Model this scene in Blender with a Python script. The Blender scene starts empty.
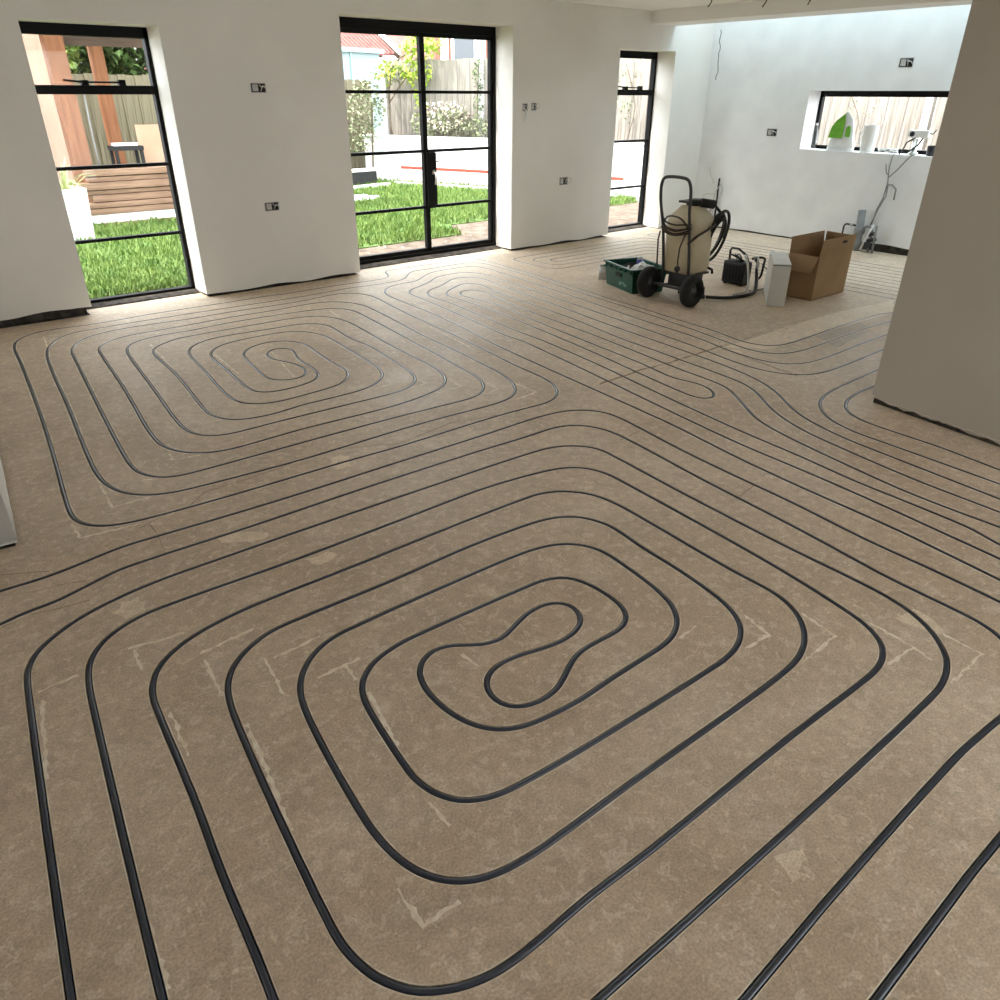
import bpy, bmesh, math, random
from mathutils import Vector, Matrix, noise
from mathutils.geometry import delaunay_2d_cdt
random.seed(7)
S = bpy.context.scene
COL = S.collection
R = math.radians

# ------------------------------------------------------------------ camera, world, sun, exposure
# room axes: X runs along the garden wall towards the kitchen, Y runs from the camera to the garden wall
CAM_H, F_PX, PITCH, YAW, ROLL = 1.6, 747.13, R(28.584), R(50.332), R(0.227)
fw = Vector((math.cos(YAW) * math.cos(PITCH), math.sin(YAW) * math.cos(PITCH), -math.sin(PITCH)))
rt0 = Vector((math.sin(YAW), -math.cos(YAW), 0)); up0 = rt0.cross(fw)
rt = rt0 * math.cos(ROLL) + up0 * math.sin(ROLL); up = -rt0 * math.sin(ROLL) + up0 * math.cos(ROLL)
cd = bpy.data.cameras.new('camera'); cam = bpy.data.objects.new('camera', cd); COL.objects.link(cam)
cam.matrix_world = Matrix(((rt.x, up.x, -fw.x, 0), (rt.y, up.y, -fw.y, 0), (rt.z, up.z, -fw.z, CAM_H), (0, 0, 0, 1)))
cd.sensor_width = 36; cd.lens = F_PX / 1000 * 36; cd.clip_start = 0.02; cd.clip_end = 200
S.camera = cam
W = bpy.data.worlds.new('sky'); S.world = W; W.use_nodes = True
bg = W.node_tree.nodes['Background']; bg.inputs[0].default_value = (0.90, 0.96, 1.0, 1); bg.inputs[1].default_value = 3.0
sd = bpy.data.lights.new('sun', 'SUN'); sun = bpy.data.objects.new('sun', sd); COL.objects.link(sun)
sd.energy = 3.4; sd.angle = R(4); sd.color = (1.0, 0.95, 0.86)
sdir = Vector((0.47, -0.16, -0.87)); sun.rotation_euler = sdir.to_track_quat('-Z', 'Y').to_euler()
def portal(name, loc, direction, sx, sy):
    l = bpy.data.lights.new(name, 'AREA'); l.shape = 'RECTANGLE'; l.size = sx; l.size_y = sy; l.cycles.is_portal = True
    o = bpy.data.objects.new(name, l); COL.objects.link(o); o.location = loc
    o.rotation_euler = Vector(direction).to_track_quat('-Z', 'Y').to_euler()
portal('portal_window', (1.79, 7.2, 1.0), (0, -1, 0), 0.94, 2.0)
portal('portal_door', (4.8, 7.2, 1.1), (0, -1, 0), 1.98, 2.2)
portal('portal_side_window', (7.9, 7.2, 1.0), (0, -1, 0), 0.99, 2.0)
portal('portal_roof', (8.72, 3.3, 3.12), (0, 0, -1), 0.76, 7.0)
portal('portal_rear', (2.9, -3.1, 1.15), (0, 1, 0), 2.4, 2.3)
S.view_settings.view_transform = 'Standard'; S.view_settings.look = 'None'
S.view_settings.gamma = 1.0; S.view_settings.use_curve_mapping = False; S.view_settings.exposure = 1.42
S.cycles.use_denoising = True; S.cycles.max_bounces = 10; S.cycles.diffuse_bounces = 6
S.cycles.transparent_max_bounces = 16; S.cycles.caustics_reflective = False; S.cycles.caustics_refractive = False

# ------------------------------------------------------------------ helpers
class MB:
    """collects shapes, build() links them as one mesh object"""
    def __init__(s): s.v = []; s.f = []; s.sm = []; s.mi = []
    def add(s, vs, fs, smooth=False, m=0):
        n = len(s.v); s.v += [tuple(p) for p in vs]
        for f in fs: s.f.append(tuple(i + n for i in f)); s.sm.append(smooth); s.mi.append(m)
    def box(s, x0, x1, y0, y1, z0, z1, M=None, m=0):
        vs = [Vector((x, y, z)) for x in (x0, x1) for y in (y0, y1) for z in (z0, z1)]
        if M: vs = [M @ p for p in vs]
        s.add(vs, [(0, 1, 3, 2), (4, 6, 7, 5), (0, 4, 5, 1), (2, 3, 7, 6), (0, 2, 6, 4), (1, 5, 7, 3)], m=m); return s
    def tube(s, pts, r, n=8, cap=True, smooth=True, closed=False):
        P = [Vector(p) for p in pts]; k = len(P); vs = []; fs = []
        rr = r if isinstance(r, (list, tuple)) else [r] * k
        a = None
        for i in range(k):
            if closed: t = P[(i + 1) % k] - P[i - 1]
            else: t = P[min(i + 1, k - 1)] - P[max(i - 1, 0)]
            t = t.normalized() if t.length > 1e-9 else Vector((0, 0, 1))
            if a is None: a = t.orthogonal()
            a = a - t * a.dot(t)
            a = a.normalized() if a.length > 1e-6 else t.orthogonal().normalized()
            b = t.cross(a)
            for j in range(n):
                q = 2 * math.pi * j / n
                vs.append(P[i] + (a * math.cos(q) + b * math.sin(q)) * rr[i])
        for i in range(k if closed else k - 1):
            i2 = (i + 1) % k
            for j in range(n): fs.append((i * n + j, i * n + (j + 1) % n, i2 * n + (j + 1) % n, i2 * n + j))
        if cap and not closed: fs.append(tuple(range(n))[::-1]); fs.append(tuple(range((k - 1) * n, k * n)))
        s.add(vs, fs, smooth); return s
    def cyl(s, p0, p1, r, n=16, r2=None):
        P0, P1 = Vector(p0), Vector(p1); t = (P1 - P0).normalized(); a = t.orthogonal().normalized(); b = t.cross(a)
        r2 = r if r2 is None else r2; vs = []
        for P, q in ((P0, r), (P1, r2)):
            for j in range(n):
                g = 2 * math.pi * j / n; vs.append(P + (a * math.cos(g) + b * math.sin(g)) * q)
        s.add(vs, [(j, (j + 1) % n, n + (j + 1) % n, n + j) for j in range(n)], True)
        s.add(vs, [tuple(range(n))[::-1], tuple(range(n, 2 * n))]); return s
    def lathe(s, prof, c, n=20, M=None):
        vs = []; k = len(prof)
        for r, z in prof:
            for j in range(n):
                g = 2 * math.pi * j / n; p = Vector((r * math.cos(g), r * math.sin(g), z))
                vs.append((M @ p if M else p) + Vector(c))
        s.add(vs, [(i * n + j, i * n + (j + 1) % n, (i + 1) * n + (j + 1) % n, (i + 1) * n + j) for i in range(k - 1) for j in range(n)], True)
        return s
    def prism(s, poly, ext, m=0):
        """poly: 3D points of one planar face, ext: extrusion vector"""
        P = [Vector(p) for p in poly]; k = len(P); e = Vector(ext)
        s.add(P + [p + e for p in P], [tuple(range(k)), tuple(range(k, 2 * k))[::-1]] + [(i, k + i, k + (i + 1) % k, (i + 1) % k) for i in range(k)], m=m); return s
    def build(s, name, mat, parent=None, bevel=0, loc=None):
        me = bpy.data.meshes.new(name); me.from_pydata(s.v, [], s.f); me.update()
        bm = bmesh.new(); bm.from_mesh(me); bmesh.ops.recalc_face_normals(bm, faces=bm.faces); bm.to_mesh(me); bm.free()
        me.polygons.foreach_set('use_smooth', s.sm); me.polygons.foreach_set('material_index', s.mi)
        for mm in (mat if isinstance(mat, list) else [mat]): me.materials.append(mm)
        o = bpy.data.objects.new(name, me); COL.objects.link(o); o.parent = parent
        if loc: o.location = loc
        if bevel:
            b = o.modifiers.new('bevel', 'BEVEL'); b.width = bevel; b.segments = 2; b.limit_method = 'ANGLE'
        return o
def tag(o, label=None, cat=None, group=None, kind=None):
    if label: o['label'] = label
    if cat: o['category'] = cat
    if group: o['group'] = group
    if kind: o['kind'] = kind
    return o
def thing(name, label, cat, loc=(0, 0, 0), rz=0, group=None, kind=None):
    o = bpy.data.objects.new(name, None); COL.objects.link(o); o.location = loc; o.rotation_euler.z = rz; o.empty_display_size = 0.1
    return tag(o, label, cat, group, kind)
def linked(o, name, parent, M):
    c = o.copy(); COL.objects.link(c); c.parent = parent; c.name = name; c.matrix_local = M; return c

# ------------------------------------------------------------------ materials
MATS = {}
def mat(name, col, rough=0.6, col2=None, scale=8, detail=4, bump=0, bscale=60, metal=0, spec=0.4, stretch=(1, 1, 1), lo=0.35, hi=0.65):
    m = bpy.data.materials.new(name); m.use_nodes = True; N = m.node_tree.nodes; L = m.node_tree.links
    b = N['Principled BSDF']; b.inputs['Roughness'].default_value = rough; b.inputs['Metallic'].default_value = metal
    b.inputs['Specular IOR Level'].default_value = spec; b.inputs['Base Color'].default_value = (*col, 1)
    tc = N.new('ShaderNodeTexCoord'); mp = N.new('ShaderNodeMapping'); mp.inputs['Scale'].default_value = stretch
    L.new(tc.outputs['Object'], mp.inputs[0])
    if col2:
        n = N.new('ShaderNodeTexNoise'); n.inputs['Scale'].default_value = scale; n.inputs['Detail'].default_value = detail
        r = N.new('ShaderNodeValToRGB'); r.color_ramp.elements[0].position = lo; r.color_ramp.elements[1].position = hi
        r.color_ramp.elements[0].color = (*col, 1); r.color_ramp.elements[1].color = (*col2, 1)
        L.new(mp.outputs[0], n.inputs['Vector']); L.new(n.outputs['Fac'], r.inputs[0]); L.new(r.outputs[0], b.inputs['Base Color'])
    if bump:
        n = N.new('ShaderNodeTexNoise'); n.inputs['Scale'].default_value = bscale; n.inputs['Detail'].default_value = 4
        q = N.new('ShaderNodeBump'); q.inputs['Strength'].default_value = bump; q.inputs['Distance'].default_value = 0.01
        L.new(mp.outputs[0], n.inputs['Vector']); L.new(n.outputs['Fac'], q.inputs['Height']); L.new(q.outputs[0], b.inputs['Normal'])
    MATS[name] = m; return m
def concrete(name, a, b, c, spots):
    """three-tone trowelled screed: broad clouds, medium mottling, pale specks, fine grain"""
    m = bpy.data.materials.new(name); m.use_nodes = True; N = m.node_tree.nodes; L = m.node_tree.links
    bs = N['Principled BSDF']; bs.inputs['Specular IOR Level'].default_value = 0.4
    tc = N.new('ShaderNodeTexCoord')
    def nz(sc, det, dist=0.0, rg=0.55):
        n = N.new('ShaderNodeTexNoise'); n.inputs['Scale'].default_value = sc; n.inputs['Detail'].default_value = det
        n.inputs['Distortion'].default_value = dist; n.inputs['Roughness'].default_value = rg
        L.new(tc.outputs['Object'], n.inputs['Vector']); return n.outputs['Fac']
    def ramp(src, p0, c0, p1, c1):
        r = N.new('ShaderNodeValToRGB'); e = r.color_ramp.elements
        e[0].position, e[1].position = p0, p1; e[0].color, e[1].color = (*c0, 1), (*c1, 1); L.new(src, r.inputs[0]); return r.outputs[0]
    def mix(f, x, y, mode='MIX'):
        k = N.new('ShaderNodeMix'); k.data_type = 'RGBA'; k.blend_type = mode
        if isinstance(f, float): k.inputs[0].default_value = f
        else: L.new(f, k.inputs[0])
        L.new(x, k.inputs[6]); L.new(y, k.inputs[7]); return k.outputs[2]
    base = ramp(nz(0.8, 3, 0.6), 0.36, a, 0.62, b)
    def grey(v): return (v, v, v)
    col = mix(1.0, base, ramp(nz(4.0, 8, 0.8, 0.72), 0.36, grey(.92), 0.64, grey(1.08)), 'MULTIPLY')
    col = mix(1.0, col, ramp(nz(28, 6, 0.5, 0.7), 0.36, grey(.90), 0.66, grey(1.10)), 'MULTIPLY')
    pale = N.new('ShaderNodeRGB'); pale.outputs[0].default_value = (*c, 1)
    col = mix(ramp(nz(6.5, 8, 0.5, 0.75), 0.545, grey(0), 0.585, grey(spots * .38)), col, pale.outputs[0])        # trowel smears
    col = mix(ramp(nz(26, 5, 0.6, 0.65), 0.562, grey(0), 0.585, grey(spots * .7)), col, pale.outputs[0])      # small flecks
    dk = N.new('ShaderNodeRGB'); dk.outputs[0].default_value = (*[x * .55 for x in a], 1)
    col = mix(ramp(nz(11, 5, 1.0, 0.6), 0.575, grey(0), 0.62, grey(.16)), col, dk.outputs[0])
    v = N.new('ShaderNodeTexVoronoi'); v.inputs['Scale'].default_value = 9; v.inputs['Randomness'].default_value = 1
    L.new(tc.outputs['Object'], v.inputs['Vector'])
    col = mix(ramp(v.outputs['Distance'], 0.05, grey(.7), 0.075, grey(0)), col, pale.outputs[0])
    col = mix(1.0, col, ramp(nz(160, 3), 0.3, grey(.78), 0.7, grey(1.2)), 'MULTIPLY')
    L.new(col, bs.inputs['Base Color'])
    rr = ramp(nz(3, 4), 0.3, (0.52, 0.52, 0.52), 0.7, (0.68, 0.68, 0.68)); L.new(rr, bs.inputs['Roughness'])
    q = N.new('ShaderNodeBump'); q.inputs['Strength'].default_value = 0.25; q.inputs['Distance'].default_value = 0.004
    L.new(nz(35, 6), q.inputs['Height']); L.new(q.outputs[0], bs.inputs['Normal'])
    MATS[name] = m; return m
def glass(name, tint=(1, 1, 1), refl=0.01):
    m = bpy.data.materials.new(name); m.use_nodes = True; N = m.node_tree.nodes; L = m.node_tree.links; N.clear()
    o = N.new('ShaderNodeOutputMaterial'); t = N.new('ShaderNodeBsdfTransparent'); t.inputs[0].default_value = (*tint, 1)
    g = N.new('ShaderNodeBsdfGlossy'); g.inputs['Roughness'].default_value = 0.02
    k = N.new('ShaderNodeMixShader'); k.inputs[0].default_value = refl
    L.new(t.outputs[0], k.inputs[1]); L.new(g.outputs[0], k.inputs[2]); L.new(k.outputs[0], o.inputs[0]); MATS[name] = m; return m
SCREED = concrete('screed', (0.52, 0.402, 0.288), (0.62, 0.503, 0.380), (0.80, 0.70, 0.57), 0.6)
PATCH = concrete('pale_screed', (0.72, 0.59, 0.44), (0.79, 0.67, 0.52), (0.85, 0.76, 0.63), 0.5)
GREYPATCH = concrete('grey_screed', (0.42, 0.345, 0.265), (0.50, 0.425, 0.34), (0.62, 0.55, 0.46), 0.3)
CHALK = mat('scored_dust', (0.74, 0.63, 0.49), 0.9, (0.90, 0.83, 0.71), scale=30)
PIPE = mat('pipe_plastic', (0.016, 0.022, 0.038), 0.28, (0.028, 0.036, 0.055), scale=6, spec=0.6)
PLASTER = mat('white_plaster', (0.74, 0.715, 0.67), 0.85, (0.80, 0.775, 0.73), scale=1.3, bump=0.08, bscale=40)
PLASTER2 = mat('rough_white_plaster', (0.80, 0.81, 0.815), 0.85, (0.86, 0.87, 0.875), scale=3.5, detail=8, bump=0.25, bscale=14)
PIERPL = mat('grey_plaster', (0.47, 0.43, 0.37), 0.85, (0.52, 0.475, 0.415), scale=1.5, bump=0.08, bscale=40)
CEILP = mat('ceiling_paint', (0.87, 0.86, 0.83), 0.9, (0.90, 0.89, 0.86), scale=1)
MASON = mat('bare_masonry', (0.03, 0.025, 0.02), 0.95, (0.09, 0.075, 0.06), scale=18, bump=0.5, bscale=30)
BLACKM = mat('black_steel', (0.004, 0.004, 0.004), 0.6, spec=0.15)
GLASS = glass('window_glass')
ROOFGLASS = glass('tinted_roof_glass', (0.76, 0.83, 0.86), 0.03)
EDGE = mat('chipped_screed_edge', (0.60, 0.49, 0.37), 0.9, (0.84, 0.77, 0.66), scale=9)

# ------------------------------------------------------------------ pipe runs, floor marks: plan coordinates in metres
PIPES = {
 'A': [(7.461,2.424),(6.502,2.708),(6.409,2.742),(6.361,2.754),(6.311,2.76),(6.237,2.766),(5.987,2.773),(5.637,2.775),(5.212,2.766),(5.062,2.771),
   (4.988,2.779),(4.941,2.792),(4.919,2.802),(4.88,2.829),(4.85,2.866),(4.839,2.887),(4.823,2.933),(4.817,2.982),(4.819,3.031),(4.831,3.105),
   (4.878,3.299),(4.897,3.422),(4.926,3.721),(4.981,4.168),(5.024,4.641),(5.087,5.061),(5.14,5.483),(5.165,5.732),(5.189,6.056),(5.21,6.43),(5.213,6.53),
   (5.21,6.605),(5.201,6.652),(5.182,6.695),(5.167,6.713),(5.15,6.728),(5.13,6.74),(5.109,6.749),(5.061,6.759),(5.012,6.761),(4.737,6.756),(4.637,6.758),
   (4.513,6.769),(4.24,6.804),(4.192,6.805),(4.169,6.802),(4.125,6.786),(4.105,6.773),(4.07,6.74),(4.055,6.721),(4.033,6.678),(4.007,6.608),
   (3.987,6.564),(3.96,6.524),(3.943,6.508),(3.902,6.484),(3.88,6.477),(3.832,6.469),(3.757,6.469),(3.534,6.49),(3.409,6.496),(3.184,6.497),(2.934,6.49),
   (2.859,6.491),(2.809,6.495),(2.711,6.509),(2.636,6.513),(2.337,6.507),(1.912,6.519),(1.712,6.521),(1.612,6.517),(1.388,6.497),(1.288,6.494),
   (1.213,6.498),(1.039,6.519),(0.965,6.525),(0.916,6.523),(0.868,6.514),(0.822,6.496),(0.781,6.47),(0.762,6.454),(0.729,6.418),(0.689,6.355),
   (0.67,6.31),(0.656,6.262),(0.639,6.164),(0.629,6.065),(0.609,5.79),(0.516,4.744),(0.445,4.073),(0.365,3.402),(0.361,3.328),(0.363,3.278),
   (0.374,3.231),(0.383,3.209),(0.409,3.169),(0.426,3.152),(0.445,3.137),(0.487,3.114),(0.558,3.094),(0.682,3.079),(0.982,3.062),(1.232,3.055),
   (1.507,3.051),(1.831,3.035),(1.981,3.034),(2.306,3.037),(2.506,3.034),(2.631,3.028),(2.78,3.013),(2.83,3.012),(2.879,3.018),(2.925,3.032),
   (2.968,3.055),(2.988,3.07),(3.024,3.104),(3.054,3.142),(3.092,3.207),(3.11,3.253),(3.127,3.325),(3.14,3.424),(3.153,3.624),(3.164,3.723),
   (3.231,4.219),(3.258,4.442),(3.306,4.99),(3.334,5.264),(3.352,5.413),(3.396,5.709),(3.411,5.834),(3.415,5.908),(3.412,5.958),(3.403,6.006),
   (3.395,6.029),(3.374,6.074),(3.346,6.113),(3.329,6.131),(3.291,6.16),(3.247,6.18),(3.199,6.19),(3.15,6.192),(3.1,6.188),(2.878,6.157),(2.803,6.153),
   (2.728,6.153),(2.578,6.158),(2.229,6.179),(1.954,6.177),(1.879,6.179),(1.804,6.184),(1.58,6.208),(1.455,6.214),(1.356,6.211),(1.282,6.2),
   (1.234,6.187),(1.186,6.171),(1.12,6.139),(1.1,6.125),(1.063,6.092),(1.017,6.034),(0.98,5.97),(0.961,5.924),(0.946,5.876),(0.93,5.803),(0.918,5.704),
   (0.744,4.113),(0.715,3.814),(0.706,3.69),(0.707,3.615),(0.714,3.566),(0.721,3.543),(0.74,3.498),(0.768,3.459),(0.805,3.43),(0.849,3.412),
   (0.897,3.404),(1.046,3.398),(1.471,3.393),(1.971,3.382),(2.146,3.374),(2.495,3.351),(2.569,3.355),(2.616,3.368),(2.638,3.378),(2.679,3.405),
   (2.697,3.421),(2.731,3.457),(2.759,3.498),(2.791,3.565),(2.812,3.636),(2.825,3.71),(2.955,4.777),(3.03,5.498),(3.031,5.548),(3.027,5.597),
   (3.015,5.645),(2.995,5.689),(2.966,5.728),(2.929,5.759),(2.886,5.782),(2.839,5.798),(2.742,5.817),(2.568,5.841),(2.369,5.858),(2.194,5.866),
   (2.044,5.865),(1.795,5.842),(1.72,5.841),(1.571,5.847),(1.521,5.844),(1.472,5.836),(1.401,5.816),(1.357,5.794),(1.319,5.764),(1.288,5.727),
   (1.265,5.684),(1.241,5.613),(1.226,5.54),(1.215,5.466),(1.13,4.645),(1.083,4.223),(1.07,4.073),(1.067,3.998),(1.071,3.924),(1.081,3.876),(1.1,3.831),
   (1.128,3.793),(1.166,3.765),(1.211,3.747),(1.259,3.738),(1.309,3.736),(1.508,3.736),(2.033,3.717),(2.158,3.714),(2.233,3.715),(2.307,3.725),
   (2.354,3.739),(2.397,3.761),(2.436,3.79),(2.469,3.826),(2.496,3.868),(2.515,3.913),(2.536,3.985),(2.553,4.083),(2.604,4.455),(2.62,4.604),
   (2.622,4.679),(2.614,4.828),(2.614,4.903),(2.619,4.978),(2.644,5.176),(2.65,5.251),(2.649,5.299),(2.644,5.323),(2.628,5.368),(2.601,5.408),
   (2.565,5.442),(2.524,5.467),(2.478,5.483),(2.43,5.491),(2.281,5.498),(2.057,5.523),(1.957,5.53),(1.858,5.529),(1.809,5.521),(1.762,5.507),
   (1.717,5.487),(1.675,5.46),(1.638,5.428),(1.622,5.41),(1.594,5.37),(1.573,5.325),(1.557,5.278),(1.542,5.205),(1.532,5.131),(1.511,4.907),
   (1.454,4.435),(1.445,4.31),(1.444,4.261),(1.446,4.211),(1.456,4.163),(1.464,4.141),(1.489,4.1),(1.524,4.067),(1.566,4.043),(1.612,4.028),(1.661,4.02),
   (1.735,4.02),(1.959,4.038),(2.008,4.046),(2.054,4.061),(2.076,4.072),(2.097,4.085),(2.135,4.116),(2.168,4.152),(2.195,4.193),(2.206,4.215),
   (2.222,4.261),(2.233,4.334),(2.233,4.459),(2.238,4.534),(2.276,4.882),(2.278,4.956),(2.274,5.005),(2.262,5.052),(2.252,5.074),(2.239,5.095),
   (2.207,5.13),(2.166,5.156),(2.144,5.166),(2.121,5.173),(2.073,5.178),(2.049,5.176),(2.002,5.165),(1.957,5.145),(1.937,5.132),(1.917,5.117),
   (1.883,5.082),(1.869,5.063),(1.845,5.02),(1.829,4.974),(1.81,4.876),(1.782,4.678),(1.762,4.504),(1.763,4.456),(1.776,4.411),(1.787,4.391),
   (1.802,4.373),(1.819,4.357),(1.839,4.344),(1.86,4.335),(1.882,4.33),(1.905,4.33),(1.927,4.334),(1.947,4.342),(1.966,4.355),(1.997,4.39),(2.009,4.411),
   (2.025,4.456),(2.031,4.504),(2.03,4.554),(2.023,4.603),(2.01,4.651),(1.957,4.788),(1.951,4.836),(1.952,4.86),(1.957,4.883),(1.975,4.927),
   (2.004,4.963),(2.022,4.977),(2.042,4.986),(2.062,4.991),(2.083,4.989),(2.102,4.982),(2.118,4.97),(2.131,4.954),(2.139,4.934),(2.143,4.912),
   (2.143,4.889),(2.136,4.841),(2.101,4.721),(2.09,4.673),(2.084,4.624),(2.082,4.499),(2.075,4.424),(2.06,4.352),(2.042,4.306),(2.016,4.266),
   (1.999,4.249),(1.96,4.222),(1.938,4.212),(1.891,4.198),(1.842,4.19),(1.793,4.186),(1.719,4.19),(1.673,4.203),(1.652,4.214),(1.634,4.227),
   (1.619,4.244),(1.607,4.264),(1.599,4.285),(1.592,4.333),(1.593,4.432),(1.624,4.781),(1.637,5.006),(1.65,5.104),(1.663,5.152),(1.683,5.197),
   (1.709,5.238),(1.725,5.257),(1.76,5.291),(1.78,5.305),(1.801,5.318),(1.846,5.336),(1.918,5.353),(1.993,5.362),(2.143,5.366),(2.242,5.362),
   (2.315,5.348),(2.359,5.328),(2.397,5.299),(2.428,5.262),(2.453,5.219),(2.479,5.15),(2.49,5.101),(2.496,5.027),(2.492,4.952),(2.446,4.429),
   (2.433,4.305),(2.418,4.206),(2.4,4.134),(2.383,4.087),(2.36,4.044),(2.331,4.004),(2.296,3.97),(2.235,3.927),(2.167,3.898),(2.119,3.886),(2.07,3.88),
   (1.945,3.876),(1.745,3.88),(1.696,3.877),(1.572,3.863),(1.522,3.861),(1.472,3.864),(1.423,3.872),(1.377,3.886),(1.335,3.91),(1.317,3.926),
   (1.288,3.964),(1.268,4.008),(1.255,4.055),(1.25,4.104),(1.256,4.204),(1.313,4.675),(1.334,4.874),(1.344,5.024),(1.357,5.348),(1.366,5.423),
   (1.376,5.471),(1.392,5.517),(1.404,5.538),(1.434,5.576),(1.472,5.607),(1.535,5.646),(1.579,5.668),(1.625,5.683),(1.674,5.69),(1.773,5.692),
   (2.323,5.687),(2.448,5.683),(2.523,5.677),(2.596,5.663),(2.665,5.638),(2.707,5.612),(2.725,5.596),(2.756,5.559),(2.781,5.516),(2.806,5.446),
   (2.819,5.373),(2.822,5.273),(2.815,5.149),(2.778,4.826),(2.744,4.477),(2.716,4.028),(2.698,3.905),(2.687,3.856),(2.672,3.809),(2.652,3.763),
   (2.628,3.72),(2.599,3.68),(2.582,3.663),(2.563,3.646),(2.523,3.618),(2.455,3.589),(2.334,3.559),(2.26,3.546),(2.186,3.538),(2.111,3.534),
   (2.011,3.534),(1.587,3.555),(1.487,3.555),(1.262,3.546),(1.187,3.547),(1.138,3.552),(1.09,3.564),(1.046,3.585),(1.006,3.614),(0.972,3.648),
   (0.957,3.668),(0.933,3.71),(0.923,3.733),(0.909,3.78),(0.899,3.854),(0.899,3.929),(0.912,4.103),(0.961,4.5),(1.011,4.948),(1.083,5.694),(1.098,5.767),
   (1.116,5.813),(1.14,5.856),(1.171,5.894),(1.209,5.926),(1.272,5.964),(1.342,5.988),(1.415,5.999),(1.64,5.998),(2.115,6.018),(2.24,6.017),
   (2.539,6.007),(2.814,6.019),(2.888,6.013),(2.961,5.996),(3.007,5.978),(3.028,5.966),(3.068,5.938),(3.086,5.921),(3.117,5.883),(3.152,5.818),
   (3.175,5.747),(3.186,5.674),(3.187,5.624),(3.183,5.549),(3.131,5.052),(3.077,4.655),(3.044,4.207),(2.994,3.734),(2.977,3.61),(2.949,3.489),
   (2.924,3.418),(2.903,3.373),(2.863,3.31),(2.831,3.273),(2.793,3.242),(2.751,3.217),(2.705,3.201),(2.632,3.19),(2.507,3.191),(2.283,3.207),
   (2.083,3.215),(1.883,3.215),(1.433,3.205),(1.283,3.209),(1.083,3.223),(0.859,3.243),(0.81,3.25),(0.762,3.262),(0.716,3.28),(0.674,3.305),
   (0.638,3.338),(0.622,3.356),(0.608,3.377),(0.586,3.42),(0.565,3.492),(0.557,3.541),(0.553,3.59),(0.554,3.715),(0.582,4.014),(0.662,4.735),
   (0.724,5.382),(0.758,5.68),(0.775,5.804),(0.793,5.902),(0.811,5.975),(0.835,6.046),(0.875,6.137),(0.913,6.201),(0.959,6.259),(0.996,6.291),
   (1.039,6.315),(1.061,6.324),(1.109,6.335),(1.208,6.344),(1.383,6.348),(1.633,6.346),(1.858,6.341),(2.533,6.311),(2.783,6.304),(3.058,6.304),
   (3.157,6.311),(3.307,6.326),(3.381,6.328),(3.456,6.323),(3.579,6.305),(3.654,6.298),(3.903,6.302),(3.951,6.31),(3.975,6.317),(3.997,6.327),
   (4.038,6.353),(4.075,6.385),(4.177,6.495),(4.213,6.529),(4.253,6.557),(4.297,6.576),(4.321,6.581),(4.37,6.585),(4.493,6.575),(4.543,6.574),
   (4.767,6.585),(4.842,6.586),(4.917,6.583),(4.966,6.576),(4.989,6.569),(5.032,6.549),(5.051,6.534),(5.067,6.517),(5.08,6.498),(5.098,6.454),
   (5.107,6.406),(5.109,6.331),(5.091,5.806),(5.084,5.707),(5.073,5.607),(5.013,5.212),(4.987,5.013),(4.936,4.566),(4.897,4.193),(4.871,3.995),
   (4.83,3.723),(4.785,3.451),(4.704,3.034),(4.687,2.936),(4.683,2.886),(4.683,2.837),(4.692,2.789),(4.709,2.743),(4.737,2.704),(4.754,2.688),
   (4.794,2.661),(4.816,2.65),(4.863,2.635),(4.911,2.624),(4.961,2.617),(5.036,2.612),(5.111,2.611),(5.386,2.613),(5.686,2.62),(5.861,2.616),
   (6.01,2.606),(7.231,2.508),],
 'c': [(6.742,2.416),(5.542,2.434),(5.367,2.433),(5.067,2.424),(4.867,2.428),(4.768,2.439),(4.697,2.458),(4.653,2.48),(4.633,2.494),(4.597,2.527),
   (4.582,2.546),(4.558,2.589),(4.549,2.611),(4.537,2.659),(4.531,2.733),(4.536,2.833),(4.549,2.932),(4.563,3.006),(4.613,3.199),(4.636,3.322),
   (4.651,3.446),(4.679,3.77),(4.696,3.919),(4.785,4.538),(4.842,4.985),(4.964,6.054),(4.969,6.128),(4.971,6.203),(4.968,6.253),(4.961,6.302),
   (4.945,6.347),(4.933,6.368),(4.919,6.386),(4.902,6.402),(4.882,6.414),(4.861,6.423),(4.814,6.433),(4.764,6.437),(4.564,6.438),(4.49,6.433),
   (4.417,6.417),(4.371,6.399),(4.327,6.377),(4.265,6.335),(4.127,6.228),(4.084,6.203),(4.062,6.194),(4.039,6.186),(3.991,6.179),(3.868,6.18),
   (3.82,6.172),(3.773,6.156),(3.709,6.12),(3.652,6.072),(3.621,6.034),(3.594,5.992),(3.563,5.925),(3.548,5.877),(3.538,5.829),(3.53,5.754),
   (3.499,5.205),(3.476,4.956),(3.433,4.608),(3.362,4.189),(3.331,3.966),(3.27,3.394),(3.171,2.398),(3.146,2.225),(3.087,1.88),(3.063,1.706),
   (3.036,1.458),(3.005,1.084),(2.984,0.91),(2.777,-0.298),],
 'd': [(6.378,2.289),(5.103,2.259),(4.903,2.258),(4.753,2.261),(4.678,2.267),(4.628,2.274),(4.58,2.285),(4.533,2.301),(4.49,2.324),(4.47,2.339),
   (4.452,2.355),(4.421,2.393),(4.387,2.458),(4.371,2.505),(4.361,2.554),(4.355,2.628),(4.361,2.728),(4.378,2.852),(4.427,3.097),(4.454,3.27),
   (4.533,3.866),(4.596,4.362),(4.732,5.531),(4.766,5.854),(4.774,5.979),(4.767,6.053),(4.753,6.1),(4.731,6.143),(4.7,6.18),(4.661,6.207),(4.616,6.224),
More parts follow.
